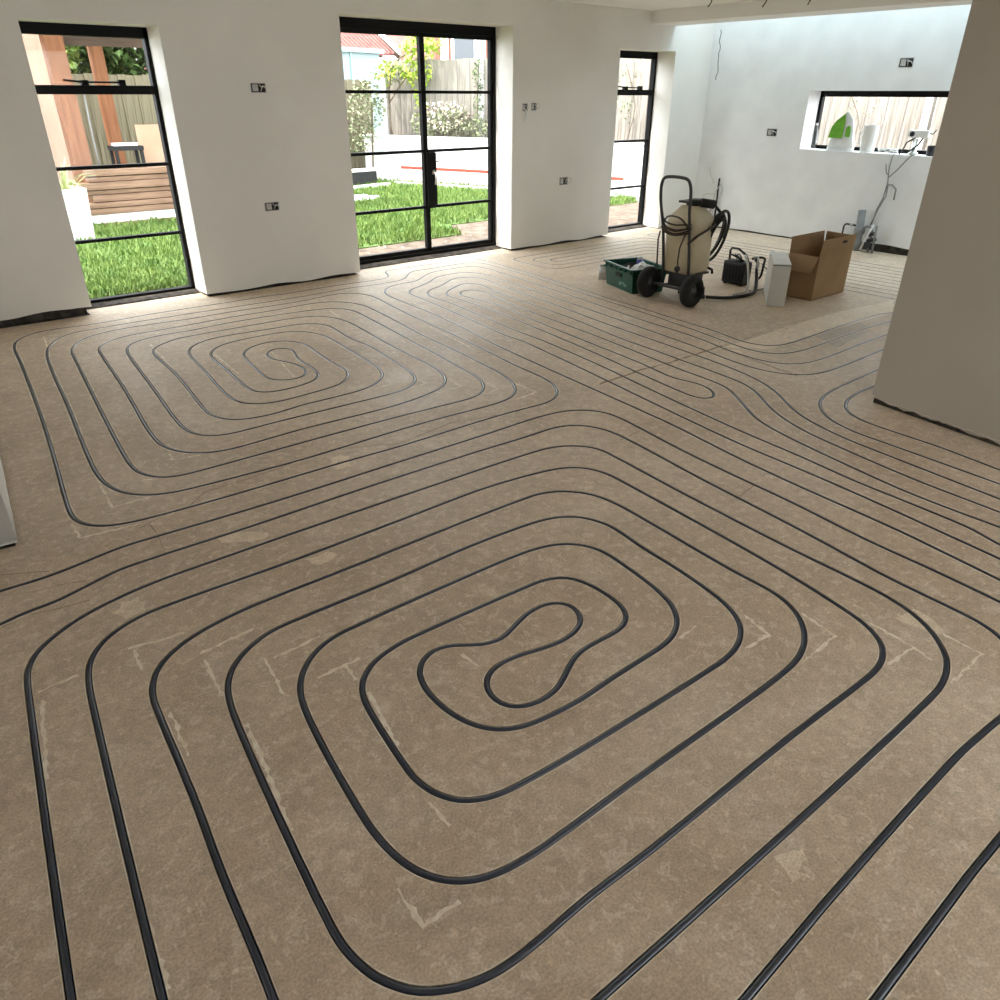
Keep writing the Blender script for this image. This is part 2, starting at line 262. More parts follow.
   (4.568,6.233),(4.493,6.234),(4.394,6.227),(4.347,6.215),(4.303,6.194),(4.262,6.166),(4.164,6.089),(4.102,6.048),(4.036,6.012),(3.876,5.942),
   (3.833,5.917),(3.796,5.886),(3.766,5.848),(3.744,5.804),(3.726,5.733),(3.706,5.484),(3.622,4.737),(3.6,4.564),(3.563,4.291),(3.557,4.216),
   (3.558,4.041),(3.551,3.967),(3.451,3.299),(3.31,2.459),(3.256,2.113),(3.231,1.915),(3.199,1.515),(3.149,1.068),(2.954,-0.243),],
 'e': [(3.522,-0.051),(3.706,1.489),(3.72,1.588),(3.74,1.686),(3.76,1.758),(3.784,1.829),(3.812,1.899),(3.846,1.966),(3.914,2.07),(4.024,2.207),
   (4.068,2.268),(4.119,2.354),(4.151,2.421),(4.178,2.491),(4.207,2.587),(4.234,2.709),(4.255,2.832),(4.316,3.329),(4.37,3.852),(4.392,4.051),
   (4.42,4.249),(4.505,4.819),(4.52,4.943),(4.544,5.192),(4.565,5.366),(4.589,5.539),(4.624,5.736),(4.633,5.811),(4.632,5.86),(4.622,5.908),
   (4.603,5.952),(4.575,5.991),(4.538,6.021),(4.494,6.039),(4.447,6.044),(4.4,6.036),(4.377,6.028),(4.333,6.006),(4.146,5.882),(4.101,5.859),
   (3.987,5.812),(3.944,5.787),(3.907,5.755),(3.876,5.717),(3.851,5.675),(3.827,5.605),(3.818,5.556),(3.815,5.507),(3.818,5.332),(3.813,5.232),
   (3.783,4.984),(3.747,4.635),(3.703,4.313),(3.695,4.213),(3.688,4.013),(3.67,3.839),(3.596,3.293),(3.487,2.702),(3.384,2.06),(3.339,1.662),
   (3.301,1.414),(3.289,1.315),(3.271,1.04),(3.252,0.842),(3.241,0.795),(3.208,0.701),(3.19,0.629),(2.925,-0.231),],
 'f': [(3.441,-0.103),(3.514,1.045),(3.529,1.194),(3.556,1.367),(3.602,1.613),(3.628,1.735),(3.655,1.832),(3.691,1.925),(3.734,2.015),(3.786,2.1),
   (3.83,2.161),(3.94,2.297),(3.982,2.359),(4.006,2.403),(4.026,2.448),(4.048,2.519),(4.09,2.815),(4.109,3.014),(4.14,3.262),(4.16,3.512),(4.174,3.636),
   (4.198,3.784),(4.264,4.128),(4.289,4.301),(4.307,4.475),(4.358,5.073),(4.374,5.223),(4.394,5.346),(4.442,5.566),(4.454,5.639),(4.453,5.687),
   (4.449,5.711),(4.441,5.732),(4.429,5.752),(4.415,5.77),(4.397,5.784),(4.377,5.794),(4.356,5.8),(4.333,5.801),(4.311,5.797),(4.289,5.79),(4.245,5.768),
   (4.094,5.681),(4.035,5.636),(4.002,5.6),(3.978,5.559),(3.969,5.536),(3.958,5.488),(3.954,5.414),(3.956,5.039),(3.952,4.939),(3.945,4.865),
   (3.862,4.169),(3.797,3.699),(3.754,3.427),(3.681,3.033),(3.613,2.614),(3.609,2.541),(3.613,2.517),(3.619,2.496),(3.629,2.478),(3.643,2.464),
   (3.661,2.456),(3.68,2.453),(3.701,2.457),(3.72,2.465),(3.739,2.478),(3.755,2.495),(3.782,2.534),(3.801,2.58),(3.811,2.627),(3.81,2.675),(3.787,2.795),
   (3.786,2.82),(3.787,2.869),(3.795,2.918),(3.832,3.089),(3.849,3.188),(3.988,4.279),(4.016,4.452),(4.076,4.772),(4.096,4.92),(4.099,4.995),
   (4.098,5.045),(4.091,5.119),(4.062,5.342),(4.058,5.392),(4.062,5.44),(4.077,5.486),(4.088,5.506),(4.119,5.541),(4.138,5.555),(4.159,5.564),
   (4.18,5.57),(4.202,5.571),(4.224,5.566),(4.243,5.557),(4.26,5.543),(4.274,5.526),(4.285,5.506),(4.298,5.46),(4.3,5.436),(4.299,5.387),(4.286,5.313),
   (4.252,5.193),(4.237,5.12),(4.189,4.798),(4.142,4.426),(4.073,3.754),(3.961,2.987),(3.946,2.863),(3.928,2.664),(3.912,2.565),(3.89,2.495),
   (3.854,2.429),(3.629,2.13),(3.591,2.065),(3.56,1.997),(3.521,1.879),(3.49,1.758),(3.443,1.538),(3.386,1.243),(3.375,1.169),(3.367,1.094),
   (3.357,0.895),(3.353,-0.155),],
 'm': [(5.865,2.086),(4.688,2.066),(4.461,2.061),(4.361,2.056),(4.286,2.046),(4.236,2.037),(4.188,2.025),(4.14,2.008),(4.073,1.974),(4.032,1.946),
   (3.993,1.914),(3.958,1.878),(3.927,1.839),(3.891,1.774),(3.865,1.703),(3.852,1.655),(3.844,1.605),(3.826,1.354),(3.716,0.004),],
 'n': [(5.534,1.91),(4.507,1.936),(4.431,1.934),(4.33,1.923),(4.281,1.912),(4.233,1.897),(4.165,1.865),(4.125,1.836),(4.106,1.819),(4.075,1.781),
   (4.063,1.759),(4.043,1.714),(4.031,1.665),(4.019,1.565),(4.006,1.311),(3.991,1.185),(3.789,0.075),],
 'C': [(-1.203,2.492),(-0.014,2.657),(0.058,2.673),(0.157,2.681),(0.205,2.692),(0.373,2.744),(0.446,2.753),(0.922,2.744),(1.473,2.745),(2.074,2.733),
   (2.424,2.714),(2.599,2.712),(2.648,2.704),(2.671,2.697),(2.716,2.677),(2.755,2.647),(2.772,2.629),(2.786,2.609),(2.808,2.565),(2.816,2.542),
   (2.826,2.493),(2.828,2.444),(2.826,2.394),(2.809,2.244),(2.748,1.823),(2.684,1.276),(2.627,0.905),(2.617,0.805),(2.603,0.58),(2.595,0.531),
   (2.588,0.508),(2.579,0.485),(2.553,0.443),(2.522,0.405),(2.541,0.442),(2.515,0.4),(2.486,0.365),(2.452,0.337),(2.415,0.316),(2.373,0.303),
   (2.328,0.297),(2.279,0.298),(1.98,0.324),(1.854,0.329),(1.222,0.334),(0.155,0.317),(0.097,0.321),(0.049,0.334),(0.011,0.355),(-0.017,0.386),
   (-0.035,0.426),(-0.043,0.475),(-0.042,0.533),(0.037,1.271),(0.124,2.016),(0.137,2.115),(0.151,2.189),(0.165,2.236),(0.187,2.28),(0.217,2.319),
   (0.254,2.352),(0.297,2.376),(0.344,2.393),(0.392,2.403),(0.442,2.406),(0.592,2.404),(0.842,2.394),(0.992,2.391),(1.442,2.393),(1.743,2.398),
   (1.868,2.396),(2.017,2.383),(2.165,2.361),(2.263,2.339),(2.31,2.322),(2.332,2.311),(2.371,2.283),(2.403,2.246),(2.425,2.202),(2.432,2.179),
   (2.439,2.13),(2.439,2.08),(2.432,1.98),(2.388,1.457),(2.364,1.233),(2.34,1.06),(2.297,0.839),(2.283,0.791),(2.262,0.747),(2.248,0.726),(2.215,0.69),
   (2.174,0.665),(2.128,0.649),(2.079,0.642),(2.029,0.641),(1.604,0.66),(1.029,0.673),(0.829,0.683),(0.629,0.683),(0.555,0.692),(0.508,0.707),
   (0.485,0.717),(0.443,0.743),(0.424,0.758),(0.407,0.776),(0.38,0.817),(0.369,0.839),(0.355,0.886),(0.348,0.935),(0.348,0.985),(0.383,1.334),
   (0.426,1.681),(0.442,1.78),(0.462,1.852),(0.483,1.897),(0.511,1.937),(0.528,1.954),(0.567,1.985),(0.61,2.009),(0.656,2.027),(0.705,2.037),
   (0.754,2.04),(1.154,2.032),(1.43,2.039),(1.53,2.039),(1.68,2.033),(1.804,2.023),(1.878,2.013),(1.927,2.001),(1.973,1.983),(1.994,1.97),(2.031,1.939),
   (2.046,1.92),(2.069,1.876),(2.083,1.829),(2.087,1.805),(2.088,1.755),(2.064,1.582),(2.048,1.383),(2.025,1.235),(2.014,1.186),(1.998,1.139),
   (1.976,1.094),(1.947,1.055),(1.929,1.038),(1.888,1.011),(1.866,1),(1.819,0.985),(1.77,0.978),(1.72,0.976),(1.195,0.998),(1.02,1.01),(0.921,1.02),
   (0.872,1.028),(0.825,1.042),(0.803,1.053),(0.783,1.066),(0.765,1.082),(0.75,1.101),(0.728,1.144),(0.717,1.192),(0.715,1.217),(0.718,1.266),
   (0.748,1.489),(0.765,1.562),(0.786,1.606),(0.8,1.626),(0.817,1.643),(0.857,1.672),(0.879,1.682),(0.926,1.696),(1,1.706),(1.075,1.706),(1.55,1.682),
   (1.599,1.675),(1.622,1.668),(1.644,1.658),(1.664,1.645),(1.681,1.629),(1.694,1.609),(1.71,1.564),(1.717,1.515),(1.717,1.44),(1.709,1.392),
   (1.701,1.369),(1.69,1.348),(1.675,1.33),(1.656,1.316),(1.635,1.305),(1.588,1.296),(1.464,1.3),(1.415,1.296),(1.368,1.282),(1.257,1.227),(1.209,1.216),
   (1.161,1.216),(1.137,1.221),(1.115,1.23),(1.096,1.243),(1.081,1.26),(1.071,1.28),(1.067,1.302),(1.068,1.325),(1.074,1.347),(1.085,1.368),(1.1,1.386),
   (1.118,1.4),(1.139,1.41),(1.162,1.416),(1.211,1.417),(1.26,1.409),(1.332,1.39),(1.381,1.38),(1.43,1.377),(1.479,1.384),(1.501,1.392),(1.522,1.403),
   (1.539,1.418),(1.554,1.437),(1.563,1.458),(1.568,1.48),(1.566,1.502),(1.558,1.522),(1.544,1.538),(1.526,1.551),(1.504,1.559),(1.48,1.563),
   (1.456,1.563),(1.407,1.557),(1.289,1.519),(1.266,1.515),(1.242,1.516),(1.219,1.521),(1.197,1.53),(1.118,1.586),(1.097,1.597),(1.074,1.603),
   (1.051,1.604),(1.028,1.6),(1.006,1.591),(0.987,1.579),(0.97,1.562),(0.955,1.543),(0.945,1.521),(0.931,1.474),(0.926,1.425),(0.927,1.375),
   (0.934,1.326),(0.948,1.279),(0.959,1.256),(0.987,1.217),(1.025,1.187),(1.047,1.176),(1.094,1.161),(1.192,1.147),(1.267,1.142),(1.417,1.146),
   (1.617,1.146),(1.667,1.149),(1.715,1.159),(1.76,1.179),(1.781,1.192),(1.8,1.207),(1.832,1.244),(1.846,1.265),(1.866,1.31),(1.886,1.382),(1.903,1.48),
   (1.915,1.58),(1.919,1.629),(1.917,1.679),(1.905,1.726),(1.895,1.748),(1.882,1.769),(1.849,1.804),(1.829,1.818),(1.785,1.84),(1.713,1.859),
   (1.614,1.87),(1.439,1.876),(0.888,1.879),(0.839,1.874),(0.791,1.862),(0.768,1.852),(0.726,1.827),(0.689,1.795),(0.657,1.756),(0.633,1.714),
   (0.609,1.643),(0.579,1.471),(0.563,1.347),(0.546,1.172),(0.545,1.123),(0.548,1.073),(0.556,1.024),(0.572,0.977),(0.597,0.935),(0.631,0.9),
   (0.672,0.875),(0.719,0.859),(0.768,0.85),(0.843,0.843),(1.168,0.837),(1.693,0.821),(1.843,0.821),(1.918,0.826),(1.966,0.836),(2.013,0.852),
   (2.036,0.863),(2.078,0.889),(2.116,0.921),(2.133,0.939),(2.162,0.979),(2.184,1.023),(2.197,1.07),(2.203,1.12),(2.206,1.269),(2.247,1.768),
   (2.253,1.893),(2.248,1.967),(2.238,2.016),(2.219,2.061),(2.192,2.102),(2.158,2.138),(2.118,2.166),(2.072,2.186),(2.024,2.198),(1.95,2.203),
   (1.6,2.211),(1.124,2.208),(0.724,2.212),(0.649,2.208),(0.6,2.203),(0.526,2.19),(0.478,2.177),(0.431,2.159),(0.388,2.135),(0.349,2.105),(0.332,2.087),
   (0.317,2.068),(0.294,2.024),(0.285,2.001),(0.274,1.953),(0.266,1.879),(0.24,1.529),(0.212,1.255),(0.196,1.031),(0.171,0.762),(0.17,0.703),
   (0.179,0.654),(0.198,0.612),(0.227,0.58),(0.265,0.556),(0.313,0.54),(0.371,0.533),(1.312,0.494),(2.063,0.476),(2.163,0.479),(2.236,0.493),
   (2.283,0.51),(2.305,0.52),(2.346,0.548),(2.4,0.599),(2.444,0.659),(2.476,0.727),(2.489,0.775),(2.499,0.824),(2.508,0.923),(2.519,1.198),(2.548,1.598),
   (2.57,1.847),(2.616,2.296),(2.615,2.345),(2.611,2.369),(2.603,2.392),(2.579,2.434),(2.563,2.453),(2.526,2.485),(2.506,2.499),(2.461,2.521),
   (2.414,2.535),(2.365,2.543),(2.04,2.56),(0.588,2.584),(0.463,2.579),(0.364,2.566),(0.266,2.543),(0.196,2.517),(0.131,2.481),(0.072,2.435),
   (0.04,2.398),(0.028,2.377),(0.009,2.331),(-0.001,2.282),(-0.008,2.233),(-0.113,1.313),(-0.209,0.39),(-0.211,0.331),(-0.202,0.282),(-0.184,0.242),
   (-0.156,0.21),(-0.118,0.188),(-0.07,0.174),(-0.012,0.169),(1.563,0.156),(2.431,0.12),(2.511,0.123),(2.58,0.138),(2.639,0.166),(2.687,0.207),
   (2.723,0.26),(2.749,0.327),(2.764,0.405),(2.796,0.684),(2.805,0.784),(2.822,1.059),(2.87,1.406),(2.898,1.731),(2.926,2.005),(2.95,2.179),
   (2.999,2.475),(3.01,2.575),(3.01,2.649),(2.999,2.697),(2.978,2.741),(2.947,2.78),(2.909,2.812),(2.888,2.825),(2.844,2.846),(2.771,2.865),
   (2.697,2.874),(2.572,2.879),(2.246,2.875),(1.745,2.881),(1.219,2.882),(0.893,2.893),(0.568,2.912),(0.493,2.915),(0.418,2.911),(0.246,2.88),
   (0.146,2.872),(0.021,2.877),(-1.179,2.898),],
}
CRACKS = [
 [(3.328,3.036),(3.73,3.058),(3.988,3.035),(4.339,3.037),(4.598,3.04)],
 [(4.558,3.01),(4.519,2.832),(4.471,2.564),(4.429,2.339)],
 [(0.017,2.849),(0.104,2.802),(0.183,2.786),(0.277,2.751)],
 [(0.04,2.995),(0.101,2.962),(0.191,2.906)],
 [(-0.018,2.633),(0.075,2.649),(0.165,2.627),(0.26,2.611)],
 [(0.554,3.022),(0.671,3.067),(0.786,3.089),(0.882,3.168),(1.148,3.174),(1.542,3.218),(1.866,3.066),(2.226,3.119),(2.642,3.01)],
 [(0.594,3.021),(0.587,2.872),(0.566,2.744)],
 [(4.598,3.04),(4.773,3.025),(5.105,3.059),(5.322,2.99),(5.628,3.038),(6.147,3.018)],
 [(2.783,2.37),(2.956,2.383)],
 [(3.271,2.364),(3.397,2.378)],
 [(2.692,1.594),(2.888,1.622)],
 [(5.175,2.766),(5.383,2.766),(5.795,2.79)],
 [(5.377,2.771),(5.231,2.498),(5.394,2.525)],
 [(5.848,2.638),(5.762,2.53)],
]
SCORES = [
 [(2.168,0.951),(2.139,0.811),(1.934,0.81)],
 [(2.299,0.771),(2.285,0.618),(2.133,0.628)],
 [(2.285,0.618),(2.267,0.55)],
 [(2.432,0.585),(2.424,0.459),(2.203,0.464)],
 [(2.003,1.071),(1.971,0.955),(1.851,0.967)],
 [(1.727,1.135),(1.82,1.141)],
 [(0.284,2.244),(0.454,2.211)],
 [(0.298,2.226),(0.288,2.11)],
 [(0.295,1.87),(0.286,1.761),(0.277,1.67)],
 [(0.014,2.208),(0.127,2.213)],
 [(0.016,2.162),(-0.042,1.826)],
 [(0.457,2.071),(0.647,2.088)],
 [(0.456,2.034),(0.438,1.838)],
 [(0.609,1.921),(0.586,1.727)],
 [(0.634,1.901),(0.8,1.907)],
 [(0.699,1.726),(0.847,1.725)],
 [(0.791,1.734),(0.786,1.643)],
 [(0.787,1.574),(0.741,1.335)],
 [(0.447,1.683),(0.433,1.541)],
 [(0.435,1.577),(0.389,1.271)],
 [(0.51,0.976),(0.503,0.867),(0.601,0.861)],
 [(0.701,1.126),(0.7,1.034)],
 [(1.113,1.533),(1.118,1.454)],
 [(2.643,3.71),(2.63,3.555),(2.447,3.544)],
 [(2.796,3.514),(2.774,3.369),(2.663,3.347)],
 [(2.921,3.389),(2.925,3.179),(2.729,3.164)],
 [(2.484,3.815),(2.497,3.733),(2.364,3.724)],
 [(2.342,3.979),(2.316,3.855),(2.182,3.848)],
 [(0.825,6.024),(0.858,6.347),(1.003,6.364)],
 [(1.415,5.671),(1.346,4.884)],
 [(0.896,3.682),(0.88,3.604),(1.009,3.575)],
 [(0.539,3.602),(0.515,3.286),(0.673,3.276)],
 [(0.343,3.236),(0.341,3.093),(0.558,3.061)],
 [(2.021,4.968),(1.901,4.361)],
 [(1.685,5.151),(1.651,4.637)],
 [(0.698,3.473),(0.759,3.436)],
 [(3.243,4.772),(3.168,4.163)],
 [(3.42,6.07),(3.396,5.824),(3.362,5.383)],
 [(3.177,5.93),(3.16,5.763)],
 [(2.873,5.692),(2.844,5.471)],
 [(3.574,5.52),(3.51,5.097)],
 [(3.828,5.549),(3.824,5.274)],
 [(0.072,1.535),(0.046,1.321),(0.03,1.085)],
 [(0.082,1.641),(0.059,1.473)],
]
# repair patches in the screed: 3 = pale, 4 = grey
PATCHES = [(4, [(5.359, 2.752), (6.004, 2.735), (5.815, 2.557), (5.208, 2.485)]),
 (3, [(4.589, 3.016), (5.023, 3.022), (5.628, 3.038), (6.147, 3.018), (6.949, 2.904), (6.483, 2.707), (5.402, 2.785), (5.072, 2.785), (4.806, 2.78)]),
 (3, [(1.5, 3.13), (1.56, 3.126), (1.58, 3.08), (1.53, 3.003), (1.456, 2.978), (1.459, 3.032)]),
 (3, [(0.306, 2.483), (0.343, 2.52), (0.398, 2.522), (0.408, 2.475), (0.384, 2.418), (0.324, 2.417)]),
 (3, [(4.56, 2.978), (4.618, 2.901), (4.546, 2.81), (4.511, 2.868)]),
 (3, [(0.772, 2.751), (0.899, 2.709), (0.944, 2.642), (0.908, 2.61), (0.77, 2.683)]),
 (3, [(1.242, 0.484), (1.293, 0.459), (1.328, 0.438), (1.306, 0.414), (1.264, 0.415), (1.262, 0.383), (1.227, 0.406)]),
 (3, [(0.975, 2.364), (1.082, 2.361), (1.082, 2.313), (0.997, 2.3)]),
 (3, [(2.382, 0.732), (2.497, 0.719), (2.488, 0.652), (2.445, 0.574), (2.413, 0.587), (2.402, 0.665)])]

# ------------------------------------------------------------------ floor with cut channels, pipes laid in them
def crsmooth(P):
    P = [Vector(p) for p in P]; out = []
    for i in range(len(P) - 1):
        p1, p2 = P[i], P[i + 1]; p0 = P[i - 1] if i else 2 * p1 - p2; p3 = P[i + 2] if i + 2 < len(P) else 2 * p2 - p1
        d0, d1, d2 = max((p1 - p0).length, 1e-6) ** .5, max((p2 - p1).length, 1e-6) ** .5, max((p3 - p2).length, 1e-6) ** .5
        m1 = ((p1 - p0) / d0 - (p2 - p0) / (d0 + d1) + (p2 - p1) / d1) * d1
        m2 = ((p2 - p1) / d1 - (p3 - p1) / (d1 + d2) + (p3 - p2) / d2) * d1
        k = 3 if (p2 - p1).length > 0.03 else 1
        for j in range(k):
            t = j / k
            out.append(p1 * (2 * t**3 - 3 * t**2 + 1) + m1 * (t**3 - 2 * t**2 + t) + p2 * (3 * t**2 - 2 * t**3) + m2 * (t**3 - t**2))
    out.append(P[-1]); return out
def fillet(P, r):
    out = []
    P = [Vector(p) for p in P]
    for i, p in enumerate(P):
        if i in (0, len(P) - 1): out.append(p); continue
        a = (P[i - 1] - p); b = (P[i + 1] - p); q = min(r, a.length * .49, b.length * .49)
        a = p + a.normalized() * q; b = p + b.normalized() * q
        for k in range(7):
            t = k / 6; out.append(a * (1 - t)**2 + p * 2 * t * (1 - t) + b * t * t)
    return out
PATHS = {}
for k, P in PIPES.items():
    PATHS[k] = crsmooth([(x, min(y, 6.77)) for x, y in P])
# kitchen strip: runs along the far wall and returns beside the tall side window
kx = [6.98 + 0.15 * i for i in range(9)]
ky = [5.72, 5.86, 6.00, 6.16, 6.31, 6.46]
def U(a, b, xl):   # a loop end at xl joining two runs
    return fillet([(kx[a], 0.3), (kx[a], ky[a]), (xl, ky[a] + .02), (xl, ky[b]), (kx[b], ky[b]), (kx[b], 0.3)], 0.16)
PATHS['k1'] = U(0, 5, 5.47); PATHS['k2'] = U(1, 4, 5.62); PATHS['k3'] = U(2, 3, 5.78)
PATHS['k4'] = fillet([(kx[6], 0.3), (kx[6], 6.58), (kx[7], 6.60), (kx[7], 0.3)], 0.074)
PATHS['k5'] = fillet([(kx[8], 0.3), (kx[8], 6.60), (kx[8] + .17, 6.61), (kx[8] + .17, 0.3)], 0.08)

def strip(P, w, jit=0.0):
    L, Rr = [], []
    for i, p in enumerate(P):
        t = (P[min(i + 1, len(P) - 1)] - P[max(i - 1, 0)]); t = t.normalized(); n = Vector((-t.y, t.x))
        q = w / 2 * (1 + jit * random.uniform(-1, 1))
        L.append(p + n * q); Rr.append(p - n * q)
    return L, Rr
FX0, FX1, FY0, FY1 = -3.4, 9.1, -3.0, 6.8
cv = [Vector((FX0, FY0)), Vector((FX1, FY0)), Vector((FX1, FY1)), Vector((FX0, FY1))]; cf = [[0, 1, 2, 3]]; ftype = [0]
channels = []
def addstrip(P, w, typ, jit=0.0):
    L, Q = strip(P, w, jit); n = len(cv); k = len(P); cv.extend(L + Q)
    for i in range(k - 1): cf.append([n + i, n + k + i, n + k + i + 1, n + i + 1]); ftype.append(typ)
    return L, Q
for k, P in PATHS.items(): channels.append((*addstrip(P, 0.0205, 1), 0.024))
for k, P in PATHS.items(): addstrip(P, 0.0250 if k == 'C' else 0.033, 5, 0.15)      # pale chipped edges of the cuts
def wander(P, d):
    P = [Vector(p) for p in P]; out = []
    for i in range(len(P) - 1):
        n = max(1, int((P[i + 1] - P[i]).length / d))
        for j in range(n): out.append(P[i].lerp(P[i + 1], j / n) + (Vector((random.uniform(-1, 1), random.uniform(-1, 1))) * .004 if j or i else Vector((0, 0))))
    out.append(P[-1]); return out
for i_, P in enumerate(CRACKS): w_ = .016 if i_ == 0 else .012 if i_ == 1 else .0045; channels.append((*addstrip(wander(P, .05), w_, 1, 0.6), 0.010 if i_ < 2 else .006))
for P in SCORES: addstrip(wander(P, .015), 0.0095, 2, 0.8)
def blob(P, typ):
    n = len(cv); Q = []
    P = [Vector(p) for p in P]
    if sum(P[i - 1].x * P[i].y - P[i].x * P[i - 1].y for i in range(len(P))) < 0: P.reverse()
    for i, p in enumerate(P):
        q = P[(i + 1) % len(P)]; k = max(2, int((q - p).length / .06))
        for j in range(k): Q.append(p.lerp(q, j / k) + Vector((random.uniform(-1, 1), random.uniform(-1, 1))) * .010)
    cv.extend(Q); cf.append(list(range(n, n + len(Q)))); ftype.append(typ)
for typ, P in PATCHES: blob(P, typ)
ov, oe, of, _, _, oof = delaunay_2d_cdt(cv, [], cf, 1, 1e-6)
fb = MB(); fv = [(p.x, p.y, 0) for p in ov]; faces = [[], [], [], [], []]
for f, o in zip(of, oof):
    ts = {ftype[i] for i in o}
    if 1 in ts: continue
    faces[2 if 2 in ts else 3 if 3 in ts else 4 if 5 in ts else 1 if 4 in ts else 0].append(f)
fb.v = fv
for m_, fl in enumerate(faces):
    for f in fl: fb.f.append(tuple(f)); fb.sm.append(False); fb.mi.append(m_)
for L, Q, dz in channels:
    k = len(L); vs = [(p.x, p.y, 0) for p in L] + [(p.x, p.y, -dz) for p in L] + [(p.x, p.y, -dz) for p in Q] + [(p.x, p.y, 0) for p in Q]
    fb.add(vs, [(a * k + i, a * k + i + 1, (a + 1) * k + i + 1, (a + 1) * k + i) for a in range(3) for i in range(k - 1)])
for x0, x1 in ((1.30, 2.28), (3.79, 5.81), (7.38, 8.41)):
    fb.add([(x0, 6.8, 0), (x1, 6.8, 0), (x1, 7.16, 0), (x0, 7.16, 0)], [(0, 1, 2, 3)])
me = bpy.data.meshes.new('floor'); me.from_pydata(fb.v, [], fb.f); me.update()
me.polygons.foreach_set('material_index', fb.mi)
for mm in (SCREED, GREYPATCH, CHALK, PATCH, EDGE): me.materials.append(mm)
floor = bpy.data.objects.new('floor', me); COL.objects.link(floor); floor['kind'] = 'structure'
MB().box(FX0 - .3, FX1 + .4, FY0 - .3, 7.16, -0.35, -0.03).build('floor_slab', MASON, floor)
PIPE_LABEL = {
 'A': 'black heating pipe coiled in a rectangular spiral in front of the left tall window',
 'C': 'large dark blue-black heating pipe spiral filling the foreground floor',
 'c': 'heating pipe making the outermost long loop that turns back before the French doors',
 'd': 'heating pipe making the second long loop from outside before the French doors',
 'e': 'heating pipe making the third long loop before the French doors, kinked at its near end',
 'f': 'heating pipe with a hairpin end on open floor, innermost loop before the French doors',
 'm': 'heating pipe bending around the right wall pier, the outer of two bends',
 'n': 'heating pipe bending closest around the right wall pier corner',
 'k1': 'heating pipe outermost of the loops by the narrow window beside the green crate',
 'k2': 'heating pipe second of the nested loops by the narrow window behind the green crate',
 'k3': 'heating pipe innermost loop by the narrow window behind the green crate',
 'k4': 'heating pipe double run across the kitchen floor behind the cardboard box',
 'k5': 'heating pipe double run across the kitchen floor closest to the far wall'}
for k, P in PATHS.items():
    o = MB().tube([(p.x, p.y, -0.0068) for p in P], 0.0088, 10).build('heating_pipe', PIPE)
    tag(o, PIPE_LABEL[k], 'pipe', 'underfloor heating pipes')

# ------------------------------------------------------------------ room shell
def jag(x0, x1, y, lo, hi, step=.05):
    n = max(2, int(abs(x1 - x0) / step)); o = random.uniform(0, 50)
    return [(x0 + (x1 - x0) * i / n, y, min(hi, max(lo, (lo + hi) / 2 + (hi - lo) * .9 * noise.noise(Vector((i * step * 3.1 + o, 0, 0)))))) for i in range(n + 1)]
WY, WT, CZ = 6.8, 0.36, 2.44
wn = MB()
secs = [(-0.2, 1.32, .05, .085, CZ), (2.26, 3.81, .012, .03, CZ), (5.79, 7.40, .012, .03, CZ), (8.39, 9.1, .008, .02, 3.1)]
for x0, x1, lo, hi, top in secs:
    wn.prism([(x0, WY, top), *jag(x0, x1, WY, lo, hi), (x1, WY, top)], (0, WT, 0))
for x0, x1, hd in ((1.32, 2.26, 2.04), (3.81, 5.79, 2.20), (7.40, 8.39, 2.05)): wn.box(x0, x1, WY, WY + WT, hd, CZ)
wn.box(8.34, 8.39, WY, WY + WT, CZ, 3.1)
wall_n = tag(wn.build('wall_north', PLASTER), kind='structure')
b = MB()
for x0, x1, *_ in secs: b.box(x0 + .03, x1 - .03, WY + .07, WY + WT - .02, 0, 0.1)
b.build('masonry_base', MASON, wall_n)
# far kitchen wall with the low wide window
KX, KW = 9.1, 0.34
KY0, KY1, KZ0, KZ1 = 2.6, 5.35, 1.02, 1.635
we = MB()
we.prism([(KX, 7.16, 3.1), *[(KX, y, z) for y, _, z in [(p[0], 0, p[2]) for p in jag(7.16, KY1, 0, .01, .025)]], (KX, KY1, 3.1)], (KW, 0, 0))
we.prism([(KX, KY1, KZ0), (KX, KY1, .015), *[(KX, p[0], p[2]) for p in jag(KY1, 4.45, 0, .01, .025)], *[(KX, p[0], p[2]) for p in jag(4.42, KY0, 0, .07, .085)], (KX, KY0, KZ0)], (KW, 0, 0))
we.box(KX, KX + KW, KY0, KY1, KZ1, 3.1); we.box(KX, KX + KW, -3.3, KY0, .02, 3.1)
wall_e = tag(we.build('wall_east', PLASTER2), kind='structure')
MB().box(KX + .03, KX + KW - .02, -3.2, 7.1, 0, .1).build('masonry_base', MASON, wall_e)
# plaster ridge in the corner where the wall was patched
# pier at the right, turned a little like the old house
ang = math.atan2(4.346 - 4.231, 1.811 - 1.062)
PM = Matrix.Translation((4.346, 1.811, 0)) @ Matrix.Rotation(-ang, 4, 'Z')
pb = MB(); L_ = 3.2
edge = [(0, -i * L_ / 60, random.uniform(.016, .03) + (.02 if i < 2 else 0)) for i in range(61)]
pb.prism([PM @ Vector(p) for p in [(0, 0, CZ), *edge, (0, -L_, CZ)]], PM.to_3x3() @ Vector((.30, 0, 0)))
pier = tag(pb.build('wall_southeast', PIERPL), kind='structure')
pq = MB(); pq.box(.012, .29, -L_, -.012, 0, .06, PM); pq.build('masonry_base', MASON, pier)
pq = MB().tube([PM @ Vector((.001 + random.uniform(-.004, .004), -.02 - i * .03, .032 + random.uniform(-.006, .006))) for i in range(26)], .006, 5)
pq.build('plaster_drip', PIERPL, pier)
